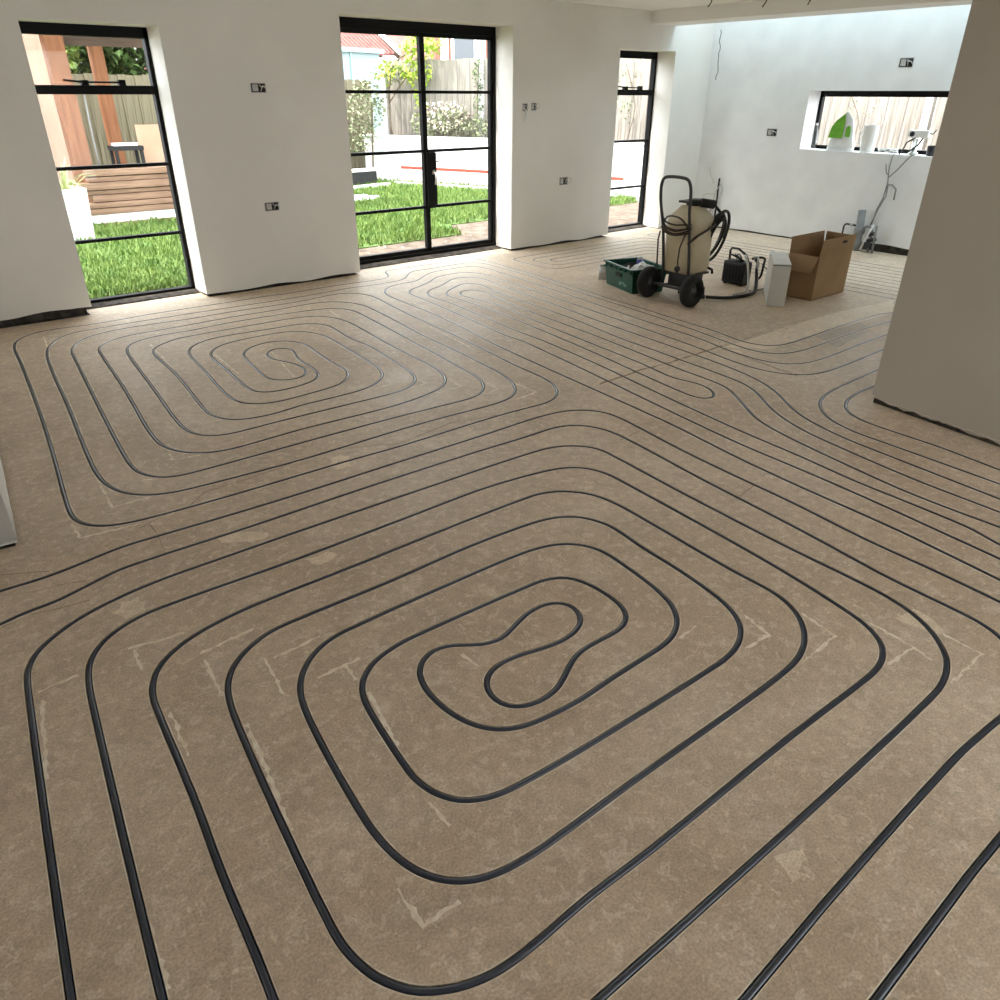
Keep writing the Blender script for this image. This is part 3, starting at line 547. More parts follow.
# left stub wall and the wall behind it
lang = math.atan2(.2 - .12, 4.01 - 3.19)
LM = Matrix.Translation((.138, 3.18, 0)) @ Matrix.Rotation(-lang, 4, 'Z')
lb = MB()
lb.prism([LM @ Vector(p) for p in [(0, 0, CZ), *[(0, i * .09, random.uniform(.008, .028)) for i in range(41)], (0, 3.6, CZ)]], LM.to_3x3() @ Vector((-.18, 0, 0)))
lb.prism([LM @ Vector(p) for p in [(0, 0, CZ), *[(-i * .09, 0, random.uniform(.02, .03)) for i in range(39)], (-3.42, 0, CZ)]], LM.to_3x3() @ Vector((0, .14, 0)))
wl = tag(lb.build('wall_west', PLASTER), kind='structure')
q = MB(); q.box(-.17, -.012, .012, 3.6, 0, .05, LM); q.box(-3.3, -.012, .012, .13, 0, .05, LM); q.build('masonry_base', MASON, wl)
# the rest of the room behind the camera: side wall, rear wall with a wide glazed opening
tag(MB().box(-3.7, -3.4, -3.3, 3.4, 0, CZ).build('wall_southwest', PLASTER), kind='structure')
ws = MB(); ws.box(-3.7, 1.7, -3.3, -3.0, 0, CZ); ws.box(4.1, 9.4, -3.3, -3.0, 0, 3.1); ws.box(1.7, 4.1, -3.3, -3.0, 2.3, CZ)
tag(ws.build('wall_south', PLASTER), kind='structure')
# ceiling, dropped beam, roof-light well
tag(MB().box(-3.7, 7.9, -3.3, 7.16, CZ, CZ + .2).build('ceiling', CEILP), kind='structure')
beam = tag(MB().box(7.9, 8.34, -3.3, WY, 2.31, 3.06).build('trim_1', CEILP, bevel=.004), kind='structure')
tag(MB().box(7.9, 8.30, -3.3, 7.16, 3.1, 5.2).build('sun_block_upper', PLASTER), kind='structure')   # unseen block, added to keep direct sun out of the roof light
rl = thing('window_5', None, None, (0, 0, 0), kind='structure')
f = MB(); f.box(8.30, 8.36, -3.3, 7.16, 3.1, 3.16); f.box(9.06, 9.44, -3.3, 7.16, 3.1, 3.16)
for y in (-3.3, -.8, 1.7, 4.25, 6.76): f.box(8.36, 9.06, y, y + .05, 3.1, 3.16)
f.build('frame', CEILP, rl)
for y in (-3.25, -.75, 1.75, 4.3): MB().box(8.36, 9.06, y, y + 2.45, 3.125, 3.135).build('pane', ROOFGLASS, rl)

# ------------------------------------------------------------------ steel windows
FY = 7.10
def pane(x0, x1, z0, z1, par): MB().box(x0, x1, FY + .012, FY + .018, z0, z1).build('pane', GLASS, par)
def tall_window(name, x0, x1, head):
    t = thing(name, None, None, (0, 0, 0), kind='structure')
    f = MB(); d0, d1 = FY - .02, FY + .05
    f.box(x0, x0 + .03, d0, d1, .0, head); f.box(x1 - .032, x1, d0, d1, 0, head); f.box(x0, x1, d0, d1, head - .075, head); f.box(x0, x1, d0, d1, .0, .05)
    f.build('frame', BLACKM, t, bevel=.003)
    zs = [.05, .515, 1.065, 1.61, head - .075]
    for z, w in ((.515, .024), (1.065, .026), (1.61, .062)):
        MB().box(x0 + .03, x1 - .032, FY - .012, FY + .035, z - w / 2, z + w / 2).build('glazing_bar', BLACKM, t, bevel=.002)
    for a, c in zip(zs, zs[1:]): pane(x0 + .03, x1 - .032, a, c, t)
    xm = (x0 + x1) / 2
    s = MB(); s.tube([(xm - .22, FY - .05, 1.675), (xm - .1, FY - .06, 1.662), (xm + .22, FY - .05, 1.662)], .007, 6)
    s.box(xm - .10, xm - .05, FY - .06, FY - .01, 1.64, 1.675); s.box(xm + .17, xm + .22, FY - .06, FY - .01, 1.64, 1.68)
    s.build('casement_stay', BLACKM, t)
    s = MB(); s.prism([(x0, FY - .02, .0), (x0, FY - .02, .028), (x0, FY - .10, .012), (x0, FY - .11, 0)], (x1 - x0, 0, 0)); s.build('membrane', MASON, t)
    return t
tall_window('window_1', 1.32, 2.26, 2.04)
tall_window('window_3', 7.40, 8.39, 2.05)
dr = thing('door_1', None, None, (0, 0, 0), kind='structure')
x0, x1, xm, hd = 3.81, 5.79, 4.86, 2.20
f = MB(); f.box(x0, x0 + .035, FY - .02, FY + .05, 0, hd); f.box(x1 - .04, x1, FY - .02, FY + .05, 0, hd); f.box(x0, x1, FY - .02, FY + .05, hd - .085, hd); f.box(x0 + .1, x1, FY - .03, FY + .05, 0, .06)
f.build('frame', BLACKM, dr, bevel=.003)
for a, c in ((x0 + .035, xm), (xm, x1 - .04)):
    l = MB(); l.box(a, a + .028, FY - .01, FY + .04, .06, hd - .085); l.box(c - .028, c, FY - .01, FY + .04, .06, hd - .085); l.box(a, c, FY - .01, FY + .04, .06, .10); l.box(a, c, FY - .01, FY + .04, hd - .12, hd - .085)
    leaf = l.build('door_leaf', BLACKM, dr, bevel=.002)
    zs = [.10, .52, 1.065, 1.605, hd - .12]
    for z in zs[1:4]: MB().box(a + .028, c - .028, FY - .005, FY + .03, z - .014, z + .014).build('glazing_bar', BLACKM, leaf)
    for p, q_ in zip(zs, zs[1:]): pane(a + .028, c - .028, p, q_, leaf)
lk = MB().box(xm - .005, xm + .115, FY - .03, FY + .035, .53, 1.05).build('lock_case', BLACKM, dr, bevel=.003)
CHROME = mat('brushed_metal', (.62, .60, .56), .3, metal=1)
h = MB(); h.cyl((xm + .07, FY - .03, .86), (xm + .07, FY - .075, .86), .012, 10); h.tube([(xm + .07, FY - .072, .86), (xm + .075, FY - .075, .80), (xm + .066, FY - .07, .745)], .010, 8); h.lathe([(0, 0), (.02, 0), (.02, .006), (0, .006)], (xm + .07, FY - .037, .86), 12, Matrix.Rotation(R(90), 4, 'X')); h.build('handle', CHROME, lk)
MB().tube([(xm + .10, FY + .04, .955), (xm + .17, FY + .07, .955), (xm + .22, FY + .07, .95)], .006, 6).build('outer_lever', BLACKM, lk)
m_ = MB(); m_.prism([(x0, FY - .03, 0), (x0, FY - .03, .03), (x0, FY - .11, .012), (x0, FY - .12, 0)], (x1 - x0, 0, 0)); m_.build('membrane', MASON, dr)
# kitchen window
w4 = thing('window_4', None, None, (0, 0, 0), kind='structure'); FX = KX + .25
f = MB(); f.box(FX, FX + .06, KY1 - .035, KY1, KZ0, KZ1); f.box(FX, FX + .06, KY0, KY0 + .035, KZ0, KZ1); f.box(FX, FX + .06, KY0, KY1, KZ1 - .06, KZ1); f.box(FX, FX + .06, KY0, KY1, KZ0, KZ0 + .04)
f.build('frame', BLACKM, w4, bevel=.003)
MB().box(FX + .02, FX + .03, KY0 + .035, KY1 - .035, KZ0 + .04, KZ1 - .06).build('pane', GLASS, w4)
# rear glazing behind the camera
w6 = thing('window_6', None, None, (0, 0, 0), kind='structure')
f = MB()
for x in (1.7, 2.87, 4.04): f.box(x, x + .06, -3.18, -3.12, 0, 2.3)
f.box(1.7, 4.1, -3.18, -3.12, 2.24, 2.3); f.box(1.7, 4.1, -3.18, -3.12, 0, .06); f.build('frame', BLACKM, w6)
for x in (1.76, 2.93): MB().box(x, x + 1.11, -3.155, -3.145, .06, 2.24).build('pane', GLASS, w6)
def crs3(pts, k=6):
    P = [Vector(p) for p in pts]; out = []
    for i in range(len(P) - 1):
        p0, p1, p2, p3 = P[max(i - 1, 0)], P[i], P[i + 1], P[min(i + 2, len(P) - 1)]
        for j in range(k):
            t_ = j / k; out.append(.5 * (2 * p1 + (p2 - p0) * t_ + (2 * p0 - 5 * p1 + 4 * p2 - p3) * t_**2 + (3 * p1 - p0 - 3 * p2 + p3) * t_**3))
    out.append(P[-1]); return out
CR3 = crs3
# ------------------------------------------------------------------ electrics left open in the walls
GALV = mat('galvanised', (.42, .41, .39), .55, (.55, .54, .52), scale=30, metal=.3)
DARK = mat('dark_recess', (.02, .02, .02), .9)
CABLE = mat('grey_cable', (.55, .55, .53), .6)
WHITE = mat('white_plastic', (.80, .80, .78), .4)
COPPER = mat('copper_core', (.5, .22, .1), .4, metal=.6)
def back_box(label, x, z, w=.135, h=.075, east=False, y=None, loop=0):
    """open back box set in the wall face; built facing -Y, turned to face -X on the east wall"""
    loc = (KX, y, z) if east else (x, WY, z)
    t = thing('socket_box', label, 'socket box', loc, R(-90) if east else 0, 'open electrical boxes in the walls')
    f = MB(); d = .004
    f.box(-w / 2, w / 2, -d, -.001, h / 2 - .006, h / 2); f.box(-w / 2, w / 2, -d, -.001, -h / 2, -h / 2 + .006)
    f.box(-w / 2, -w / 2 + .006, -d, -.001, -h / 2, h / 2); f.box(w / 2 - .006, w / 2, -d, -.001, -h / 2, h / 2)
    f.build('box_rim', GALV, t)
    MB().box(-w / 2 + .006, w / 2 - .006, -.0025, -.001, -h / 2 + .006, h / 2 - .006).build('box_back', DARK, t)
    MB().box(-w * .38, -w * .02, -.0045, -.0026, -h * .32, h * .34).build('knockout_plate', GALV, t)
    c = MB(); q = w / 2
    c.tube([(q * .15, -.004, h * .3), (q * .3, -.02, h * .1), (q * .7, -.018, h * .15), (q * .95, -.012, -h * .1)], .0045, 6)
    c.tube([(q * .3, -.004, -h * .3), (q * .35, -.02, 0), (q * .5, -.022, h * .25)], .004, 6)
    if loop: c.tube([(q * .5, -.004, h * .25), (q * 1.5, -.02, h * .4), (q * 1.9, -.015, h * .05), (q * 1.4, -.02, -h * .2), (q * .6, -.006, -h * .25)], .004, 6)
    c.build('cable_tail', CABLE, t); return t
back_box('open double socket box high on the wall between left window and French doors', 2.99, 1.63)
back_box('open double socket box low on the wall between left window and French doors', 2.97, .70)
t = back_box('small square open switch box nearest the French doors with hanging white connector', 5.965, 1.465, .072, .075)
c = MB(); c.tube([(0, -.005, -.02), (.01, -.02, -.05), (.02, -.02, -.08)], .009, 8); c.build('white_lead', WHITE, t)
MB().box(.008, .036, -.035, -.012, -.13, -.075, Matrix.Rotation(R(12), 4, 'Y')).build('connector', WHITE, t, bevel=.003)
back_box('small square open switch box with looped cable end, second from the French doors', 6.09, 1.47, .075, .075, loop=1)
back_box('open socket box low on the wall right of the French doors with looped cables', 6.58, .70, .13, .085, loop=1)
back_box('open socket box on the far kitchen wall left of the wide window', 0, 1.185, .14, .085, True, 5.76)
back_box('open socket box on the far kitchen wall above the wide window', 0, 1.895, .15, .09, True, 4.30)
BLACKP = mat('black_plastic', (.012, .012, .013), .45)
for i, (x, y, lab) in enumerate(((7.42, 5.62, 'short cable tail poking from the ceiling, leftmost of three'), (7.75, 5.20, 'short cable tail poking from the ceiling, middle of three'), (7.78, 4.72, 'short cable tail poking from the ceiling, rightmost of three'))):
    tag(MB().tube([(x, y, CZ), (x + .005, y + .01, CZ - .03), (x - .015, y + .03, CZ - .065 - .01 * i)], .006, 6).build('ceiling_cable', BLACKP), lab, 'cable', 'ceiling cables')
# cables and chase in the far corner
t = thing('corner_cables', 'loose grey and black cables sprouting from the far corner of the kitchen wall', 'cable', (9.06, 6.40, 0))
c = MB(); c.tube([(0, 0, .0), (.0, .0, .3), (-.01, .0, .52), (-.02, -.01, .62)], .012, 8); c.build('conduit', BLACKP, t)
c = MB(); c.tube([(.01, .05, 0), (.0, .06, .25), (-.02, .03, .45), (-.03, -.05, .56), (-.03, -.09, .48), (-.02, -.06, .42)], .006, 6); c.tube([(.0, .05, .42), (-.03, .16, .42), (-.03, .22, .38)], .004, 6); c.tube([(.0, .08, .55), (-.02, .14, .66), (-.01, .18, .75)], .004, 6)
c.build('grey_cable', CABLE, t)
MB().tube([(.02, .1, 0), (.0, .09, .2), (-.01, .04, .33)], .006, 6).build('red_cable', mat('red_cable', (.35, .12, .1), .5), t)
cr = MB(); z = 2.28; pts = []
for i in range(14): pts.append((KX - .002, 6.700 - .0015 * i + random.uniform(-.02, .02), 2.3 - i * .042))
cr.tube(pts, .004, 5); cr.build('plaster_crack', MASON, wall_e)

# ------------------------------------------------------------------ pipework under the kitchen window
SOIL = mat('grey_waste_pipe', (.20, .20, .20), .45, (.26, .26, .26), scale=10)
t = thing('waste_pipe', 'grey plastic waste pipe stub standing by the wall behind the cardboard box', 'pipe', (8.98, 4.33, 0))
w = MB(); w.lathe([(.001, 0), (.05, 0), (.05, .10), (.042, .105), (.042, .44), (.036, .44), (.036, .3), (.001, .3)], (0, 0, 0), 18, Matrix.Rotation(R(-4), 4, 'X')); w.build('riser', SOIL, t)
w = MB(); w.lathe([(.043, .18), (.056, .18), (.056, .25), (.043, .25)], (0, 0, 0), 18, Matrix.Rotation(R(-4), 4, 'X')); w.build('collar', SOIL, t)
t = thing('water_pipe', 'bent dark copper pipe with a capped end beside the grey waste pipe', 'pipe', (9.0, 4.55, 0))
MB().tube([(0, 0, 0), (0, 0, .24), (0, -.015, .265), (0, -.03, .27), (.0, -.19, .262)], .010, 8).build('bent_tube', BLACKP, t)
MB().cyl((0, -.07, .266), (0, -.11, .266), .015, 10).build('coupling', GALV, t)
t = thing('stop_valve', 'cluster of grey valves and pipe ends on the kitchen wall right of the waste pipe', 'valve', (8.97, 4.19, 0))
MB().tube([(0, 0, 0), (0, 0, .22), (0, .015, .27), (0, .06, .28), (0, .1, .26), (0, .1, .2)], .016, 8).build('bent_tube', SOIL, t)
MB().tube([(-.02, -.06, 0), (-.02, -.05, .3)], .013, 8).build('riser', SOIL, t)
v = MB(); v.cyl((0, .03, .12), (0, -.06, .15), .022, 10); v.cyl((-.04, 0, .2), (.03, 0, .2), .024, 10); v.box(-.05, -.02, -.04, .04, .05, .11); v.build('valve_body', BLACKP, t)
MB().tube([(-.03, .08, .02), (-.04, .02, .20), (-.03, -.02, .30)], .012, 8).build('white_hose', WHITE, t)
t = thing('hanging_cables', 'grey cables draped from the window sill down the kitchen wall to the valves', 'cable', (9.07, 4.1, 0))
c = MB(); c.tube([(.02, -.12, 1.03), (-.02, -.1, 1.02), (-.03, .0, .88), (-.03, .07, .80), (-.02, .12, .84), (-.01, .15, .92)], .008, 6)
c.tube([(0.02, .1, 1.03), (-.02, .09, 1.01), (-.025, .1, .9), (-.02, .08, .74), (-.02, .09, .58), (-.02, .13, .46), (-.03, .15, .30)], .0075, 6)
c.tube([(-.02, .085, .72), (-.025, .02, .72), (-.025, -.03, .68), (-.02, -.03, .57)], .010, 6)
c.tube([(-.02, .07, .72), (-.03, .06, .60), (-.03, .12, .44), (-.03, .16, .28)], .0075, 6)
c.build('grey_cable', mat('mid_grey_cable', (.25, .25, .24), .5), t)

# ------------------------------------------------------------------ things on the kitchen window sill
SZ = KZ0 + .0
CLEAR = glass('clear_plastic', (.9, .93, .93), .12)
t = thing('plastic_bottle', 'clear empty plastic bottle at the left end of the kitchen window sill', 'bottle', (9.22, 5.25, SZ))
MB().lathe([(.001, 0), (.036, 0), (.038, .02), (.036, .08), (.038, .14), (.03, .20), (.014, .24), (.013, .26), (.001, .26)], (0, 0, 0), 16).build('bottle_body', CLEAR, t)
MB().cyl((0, 0, .255), (0, 0, .28), .016, 12).build('cap', WHITE, t)
t = thing('green_bag', 'white and green plaster bag standing on the kitchen window sill', 'bag', (9.20, 4.9, SZ))
GREEN = mat('green_print', (.10, .30, .01), .5, (.14, .38, .02), scale=12); BAGW = mat('bag_film', (.72, .73, .72), .4, (.8, .8, .8), scale=14, bump=.6, bscale=18)
g = MB()
rows = [(-.17, .16, .0, .07), (-.17, .15, .06, .075), (-.145, .13, .13, .06), (-.135, .11, .22, .045), (-.11, .08, .32, .02), (-.03, .0, .40, .004)]
vs = []; fs = []
for y0, y1, z, d in rows:
    for k in range(12):
        a = 2 * math.pi * k / 12; yc, hw = (y0 + y1) / 2, (y1 - y0) / 2
        vs.append((-d * math.sin(a) + random.uniform(-.004, .004), yc + hw * math.copysign(abs(math.cos(a)) ** .6, math.cos(a)), z))
for i in range(5): fs += [(i * 12 + k, i * 12 + (k + 1) % 12, (i + 1) * 12 + (k + 1) % 12, (i + 1) * 12 + k) for k in range(12)]
fs.append(tuple(range(12))[::-1]); g.add(vs, fs, True); g.build('bag_body', BAGW, t)
g = MB()
def bagx(z): return -.066 + (z - .13) * .19
for P in ([(-.04, .135), (.13, .135), (.12, .24), (.08, .315), (-.01, .385), (-.03, .30)], [(-.13, .15), (-.07, .15), (-.06, .25), (-.10, .27), (-.12, .22)]):
    g.prism([(bagx(z) - .012, y, z) for y, z in P], (.004, 0, 0))
g.build('green_panel', GREEN, t)
t = thing('white_jug', 'plain white jug standing between the green bag and the cable bundle', 'jug', (9.2, 4.57, SZ))
MB().lathe([(.001, 0), (.072, 0), (.076, .02), (.082, .26), (.085, .275), (.078, .275), (.070, .03), (.001, .03)], (0, 0, 0), 20).build('jug_body', WHITE, t)
MB().tube([(0, .08, .23), (0, .115, .21), (0, .115, .1), (0, .078, .07)], .009, 8).build('handle', WHITE, t)
t = thing('cable_bundle', 'tangle of black and white cable lying on the kitchen window sill', 'cable', (9.2, 4.33, SZ + .008))
c = MB(); c.tube([(.03 * math.cos(i * .7) * (1 + .3 * math.sin(i)), .09 * math.sin(i * .7), .008 + .012 * (i % 3)) for i in range(30)], .009, 6); c.build('black_cable', BLACKP, t)
c = MB(); c.tube([(.04 * math.cos(i * .6 + 1), .11 * math.sin(i * .6 + 1), .012 + .014 * ((i + 1) % 3)) for i in range(26)], .008, 6); c.build('white_cable', WHITE, t)
t = thing('tap', 'chrome and white mixer tap body wired at the right end of the kitchen sill', 'tap', (9.2, 4.03, SZ))
MB().lathe([(.001, 0), (.05, 0), (.05, .02), (.03, .03), (.03, .16), (.001, .16)], (0, .02, 0), 16).build('column', CHROME, t)
v = MB(); v.box(-.035, .035, -.11, .11, .17, .245); v.build('body', WHITE, t, bevel=.012)
MB().cyl((-.04, .06, .205), (.02, .06, .205), .026, 14).build('spout_end', BLACKP, t)
v = MB(); v.tube([(0, .03, .17), (-.03, .1, .12), (-.04, .12, .05), (-.08, .13, .006)], .008, 6); v.tube([(0, -.05, .17), (-.02, -.02, .1), (-.05, .05, .03)], .009, 6); v.tube([(0, -.09, .22), (.0, -.14, .21), (0, -.17, .25)], .006, 6); v.build('flex_hose', BLACKP, t)
t = thing('metal_cup', 'small dark metal cup at the far right of the kitchen window sill', 'cup', (9.2, 3.86, SZ))
MB().lathe([(.001, 0), (.045, 0), (.05, .1), (.045, .1), (.04, .01), (.001, .01)], (0, 0, 0), 16).build('cup_body', BLACKP, t)

# ------------------------------------------------------------------ sprayer cart
RUB = mat('rubber', (.010, .010, .010), .8, bump=.2, bscale=50); HUB = mat('hub_grey', (.09, .09, .09), .5)
FRAME = mat('grey_frame_paint', (.05, .05, .052), .45); TANK = mat('cream_tank', (.60, .52, .36), .5, (.68, .60, .44), scale=5, bump=.1, bscale=20)
HOSE = mat('black_hose', (.012, .011, .010), .5); CORD = mat('brown_cord', (.045, .028, .018), .5)
cart = thing('sprayer_cart', 'cream spray tank on a two-wheeled grey tube cart beside the green crate', 'cart', (5.38, 4.125, 0))
fx = lambda z: .02 - .17 * max(0, z - .25)       # the tube frame leans towards the room
for s_ in (-1, 1):
    y = .0 + s_ * .235
    w = MB(); A = Matrix.Translation((-.06, y, .134)) @ Matrix.Rotation(R(90), 4, 'X')
    w.lathe([(.060, -.038), (.112, -.040), (.128, -.026), (.134, 0), (.128, .026), (.112, .040), (.060, .038), (.060, -.038)], (0, 0, 0), 28, A)
    wh = w.build('wheel', RUB, cart)
    w = MB(); w.lathe([(.001, -.03), (.022, -.034), (.026, -.02), (.06, -.012), (.062, 0), (.06, .012), (.026, .02), (.022, .034), (.001, .03)], (0, 0, 0), 20, A); w.build('hub', HUB, wh)
MB().cyl((-.06, -.19, .134), (-.06, .19, .134), .013, 10).build('axle', FRAME, cart)
def P3(y, z): return (fx(z), y, z)
h = MB(); L = [P3(.155, .10), P3(.150, .30), P3(.15, .55), P3(.155, .66), P3(.172, .75), P3(.178, .84), P3(.172, .93), P3(.150, .985), P3(.115, 1.005), P3(0.0, 1.01), P3(-.085, 1.005), P3(-.118, .985), P3(-.135, .93), P3(-.13, .84), P3(-.12, .75), P3(-.125, .66), P3(-.125, .55), P3(-.125, .30), P3(-.125, .10)]
pts = crsmooth([(a, b_) for a, b_, _ in L]); zz = crsmooth([(c_, 0) for *_, c_ in L])
# the two smoothings differ in step count, so smooth the 3D points directly
pp = []
for i in range(len(L) - 1):
    for k in range(4): pp.append(Vector(L[i]).lerp(Vector(L[i + 1]), k / 4))
pp.append(Vector(L[-1]))
for _ in range(3): pp = [pp[0]] + [(pp[i - 1] + pp[i] * 2 + pp[i + 1]) / 4 for i in range(1, len(pp) - 1)] + [pp[-1]]
h.tube(pp, .013, 10); h.build('handle_frame', FRAME, cart)
b_ = MB(); b_.tube([(.02, .15, .11), (.26, .15, .10), (.28, .13, .02)], .012, 8); b_.tube([(.02, -.125, .11), (.26, -.125, .10), (.28, -.11, .02)], .012, 8); b_.box(.03, .30, -.13, .155, .22, .235); b_.box(.26, .29, -.13, .15, 0, .03); b_.cyl((-.03, .15, .12), (-.03, -.125, .12), .011, 8); b_.box(.05, .27, -.09, .11, .10, .22)
b_.build('base_frame', FRAME, cart)
tk = MB(); rows = [(.235, .135, .145), (.25, .145, .155), (.62, .15, .160), (.68, .145, .152), (.745, .10, .09), (.775, .075, .075)]
vs = []; n = 24
for z, hx, hy in rows:
    for k in range(n):
        a = 2 * math.pi * k / n; ca, sa = math.cos(a), math.sin(a)
        vs.append((.165 + hx * math.copysign(abs(ca) ** .30, ca), .025 + hy * math.copysign(abs(sa) ** .30, sa), z))
fs = [(i * n + k, i * n + (k + 1) % n, (i + 1) * n + (k + 1) % n, (i + 1) * n + k) for i in range(len(rows) - 1) for k in range(n)] + [tuple(range(n))[::-1], tuple(range((len(rows) - 1) * n, len(rows) * n))]
tk.add(vs, fs, True); tank = tk.build('tank', TANK, cart)
MB().lathe([(.001, .775), (.075, .775), (.08, .79), (.075, .815), (.06, .822), (.001, .822)], (.18, .01, 0), 20).build('lid', BLACKP, tank)
l = MB(); l.box(.04, .16, .0, .08, .80, .816); l.cyl((.17, -.05, .80), (.26, -.12, .785), .036, 14); l.build('pump_head', BLACKP, cart)
MB().tube([(.28, -.12, .27), (.29, -.165, .255), (.29, -.168, .225)], .012, 8).build('drain_tap', BLACKP, tank)
c = MB()
for k in range(6):      # cord wound round the uprights and the tank shoulder
    z0 = .60 + .014 * k + .02 * math.sin(k * 2.1); sag = .035 + .028 * ((k * 3) % 4) / 3; xo = fx(.6) - .018 - .006 * (k % 3)
    c.tube(CR3([(xo + .03, .165, z0), (xo, .10, z0 - sag * .7), (xo - .004, .01, z0 - sag), (xo, -.07, z0 - sag * .75), (xo + .03, -.135, z0 - .02)], 5), .0075, 6)
c.tube(CR3([(fx(.6) - .01, .16, .60), (fx(.66) - .02, .10, .69), (fx(.68) - .02, .01, .705), (fx(.66) - .02, -.07, .68), (fx(.6) - .01, -.135, .60)], 5), .0075, 6)
c.tube([(-.05, .17, .57), (-.05, .185, .50), (-.04, .18, .30), (-.01, .16, .2)], .0075, 6)
c.build('power_cord', CORD, cart)
c = MB(); c.tube([(-.05, -.10, .58), (-.055, -.085, .54), (-.06, -.06, .46), (-.06, -.055, .36), (-.06, -.058, .32)], .007, 6); c.build('plug_lead', CORD, cart)
pg = MB(); pg.lathe([(.001, 0), (.018, .0), (.026, .012), (.026, .03), (.012, .045), (.001, .045)], (-.06, -.058, .27), 12); pg.box(-.07, -.05, -.062, -.054, .25, .272); pg.build('plug', BLACKP, cart)
c = MB(); c.tube([(-.05, -.13, .50), (.04, -.155, .56), (.16, -.165, .60), (.25, -.165, .63), (.30, -.12, .66)], .010, 8); c.build('feed_hose', CORD, cart)
c = MB()
for k, (rx, rz, oy) in enumerate(((.10, .17, 0), (.085, .15, -.02), (.11, .19, .02), (.13, .21, -.01))):
    c.tube([(.30 + rx * .55 + rx * math.cos(a), -.10 + oy - .05 * math.sin(a), .52 + rz * math.sin(a)) for a in [2 * math.pi * i / 24 for i in range(24)]], .013, 8, closed=True)
c.tube([(.20, -.08, .80), (.28, -.11, .78), (.37, -.12, .71), (.46, -.12, .60), (.47, -.12, .48)], .013, 8)
c.build('hose_coil', HOSE, cart)

# ------------------------------------------------------------------ green crate and what is in it
CG = mat('green_crate_plastic', (.008, .066, .042), .4, (.012, .088, .056), scale=6)
ca = math.atan2(5.41 - 5.25, 4.95 - 4.46)
cr_ = thing('plastic_crate', 'green plastic crate full of odds and ends beside the spray cart wheel', 'crate', (5.26, 4.50, 0), -ca)
DX, DY, HZ = .36, .515, .215   # local: x away from the room, y along the visible long side
b = MB()
def wall(p0, p1, q0, q1, th, inn):   # tapering wall: bottom p0-p1, top q0-q1
    pass
bt, tp = .022, 0.0
b.add([(bt, bt, .0), (DX - bt, bt, .0), (DX - bt, DY - bt, 0), (bt, DY - bt, 0), (tp, tp, HZ), (DX, tp, HZ), (DX, DY, HZ), (tp, DY, HZ),
       (bt + .008, bt + .008, .01), (DX - bt - .008, bt + .008, .01), (DX - bt - .008, DY - bt - .008, .01), (bt + .008, DY - bt - .008, .01), (.012, .012, HZ), (DX - .012, .012, HZ), (DX - .012, DY - .012, HZ), (.012, DY - .012, HZ)],
      [(3, 2, 1, 0), (0, 1, 5, 4), (1, 2, 6, 5), (2, 3, 7, 6), (3, 0, 4, 7), (8, 9, 10, 11), (8, 12, 13, 9), (9, 13, 14, 10), (10, 14, 15, 11), (11, 15, 12, 8), (4, 5, 13, 12), (5, 6, 14, 13), (6, 7, 15, 14), (7, 4, 12, 15)])
b.build('crate_body', CG, cr_)
r_ = MB()
for z, o_ in ((HZ - .012, .012), (HZ - .055, .010)):
    r_.box(-o_, DX + o_, -o_, 0.002, z, z + .014); r_.box(-o_, DX + o_, DY - .002, DY + o_, z, z + .014); r_.box(-o_, .002, -o_, DY + o_, z, z + .014); r_.box(DX - .002, DX + o_, -o_, DY + o_, z, z + .014)
r_.build('rim', CG, cr_)
for i in range(6): MB().box(-.010, .004, .03 + i * .09, .036 + i * .09, HZ - .055, HZ).build('rib', CG, cr_)
MB().box(-.003, .006, .20, .30, HZ - .10, HZ - .065).build('handle_slot', DARK, cr_)
lb_ = MB().prism([(.012, .12, .045), (.012, .24, .045), (.008, .24, .075), (.008, .12, .075)], (-.002, 0, 0)).build('worn_label', mat('worn_label', (.05, .2, .13), .6, (.5, .55, .5), scale=40, lo=.55, hi=.6), cr_)
def in_crate(x, y, z): return (Matrix.Translation((5.26, 4.50, 0)) @ Matrix.Rotation(-ca, 4, 'Z')) @ Vector((x, y, z))
FILM = mat('crumpled_film', (.55, .57, .58), .35, (.78, .8, .8), scale=20, bump=.8, bscale=30)
def crumple(name, loc, sx, sy, sz, m, label, cat, group=None, seed=0):
    bm = bmesh.new(); bmesh.ops.create_icosphere(bm, subdivisions=3, radius=1)
    for v in bm.verts:
        k = 1 + .35 * noise.noise(v.co * 2.3 + Vector((seed, 0, 0))); v.co = Vector((v.co.x * sx * k, v.co.y * sy * k, max(-.6, v.co.z) * sz * k))
    me_ = bpy.data.meshes.new(name); bm.to_mesh(me_); bm.free(); me_.materials.append(m)
    o = bpy.data.objects.new(name, me_); COL.objects.link(o); o.location = loc; return tag(o, label, cat, group)
crumple('plastic_bag', in_crate(.18, .14, .17), .11, .10, .075, FILM, 'crumpled clear plastic bag on top of the green crate contents', 'bag', seed=1)
crumple('cloth_bundle', in_crate(.20, .36, .12), .13, .12, .08, mat('black_cloth', (.012, .012, .013), .9), 'black cloth bundle inside the green crate', 'cloth', seed=4)
t = thing('spray_can', 'small blue capped can poking out at the back of the green crate', 'can', in_crate(.27, .33, .175))
MB().lathe([(.001, 0), (.032, 0), (.032, .05), (.028, .06), (.001, .06)], (0, 0, 0), 16).build('can_body', mat('blue_can', (.10, .12, .42), .4), t)
MB().lathe([(.001, .06), (.026, .06), (.026, .085), (.001, .085)], (0, 0, 0), 14).build('cap', WHITE, t)
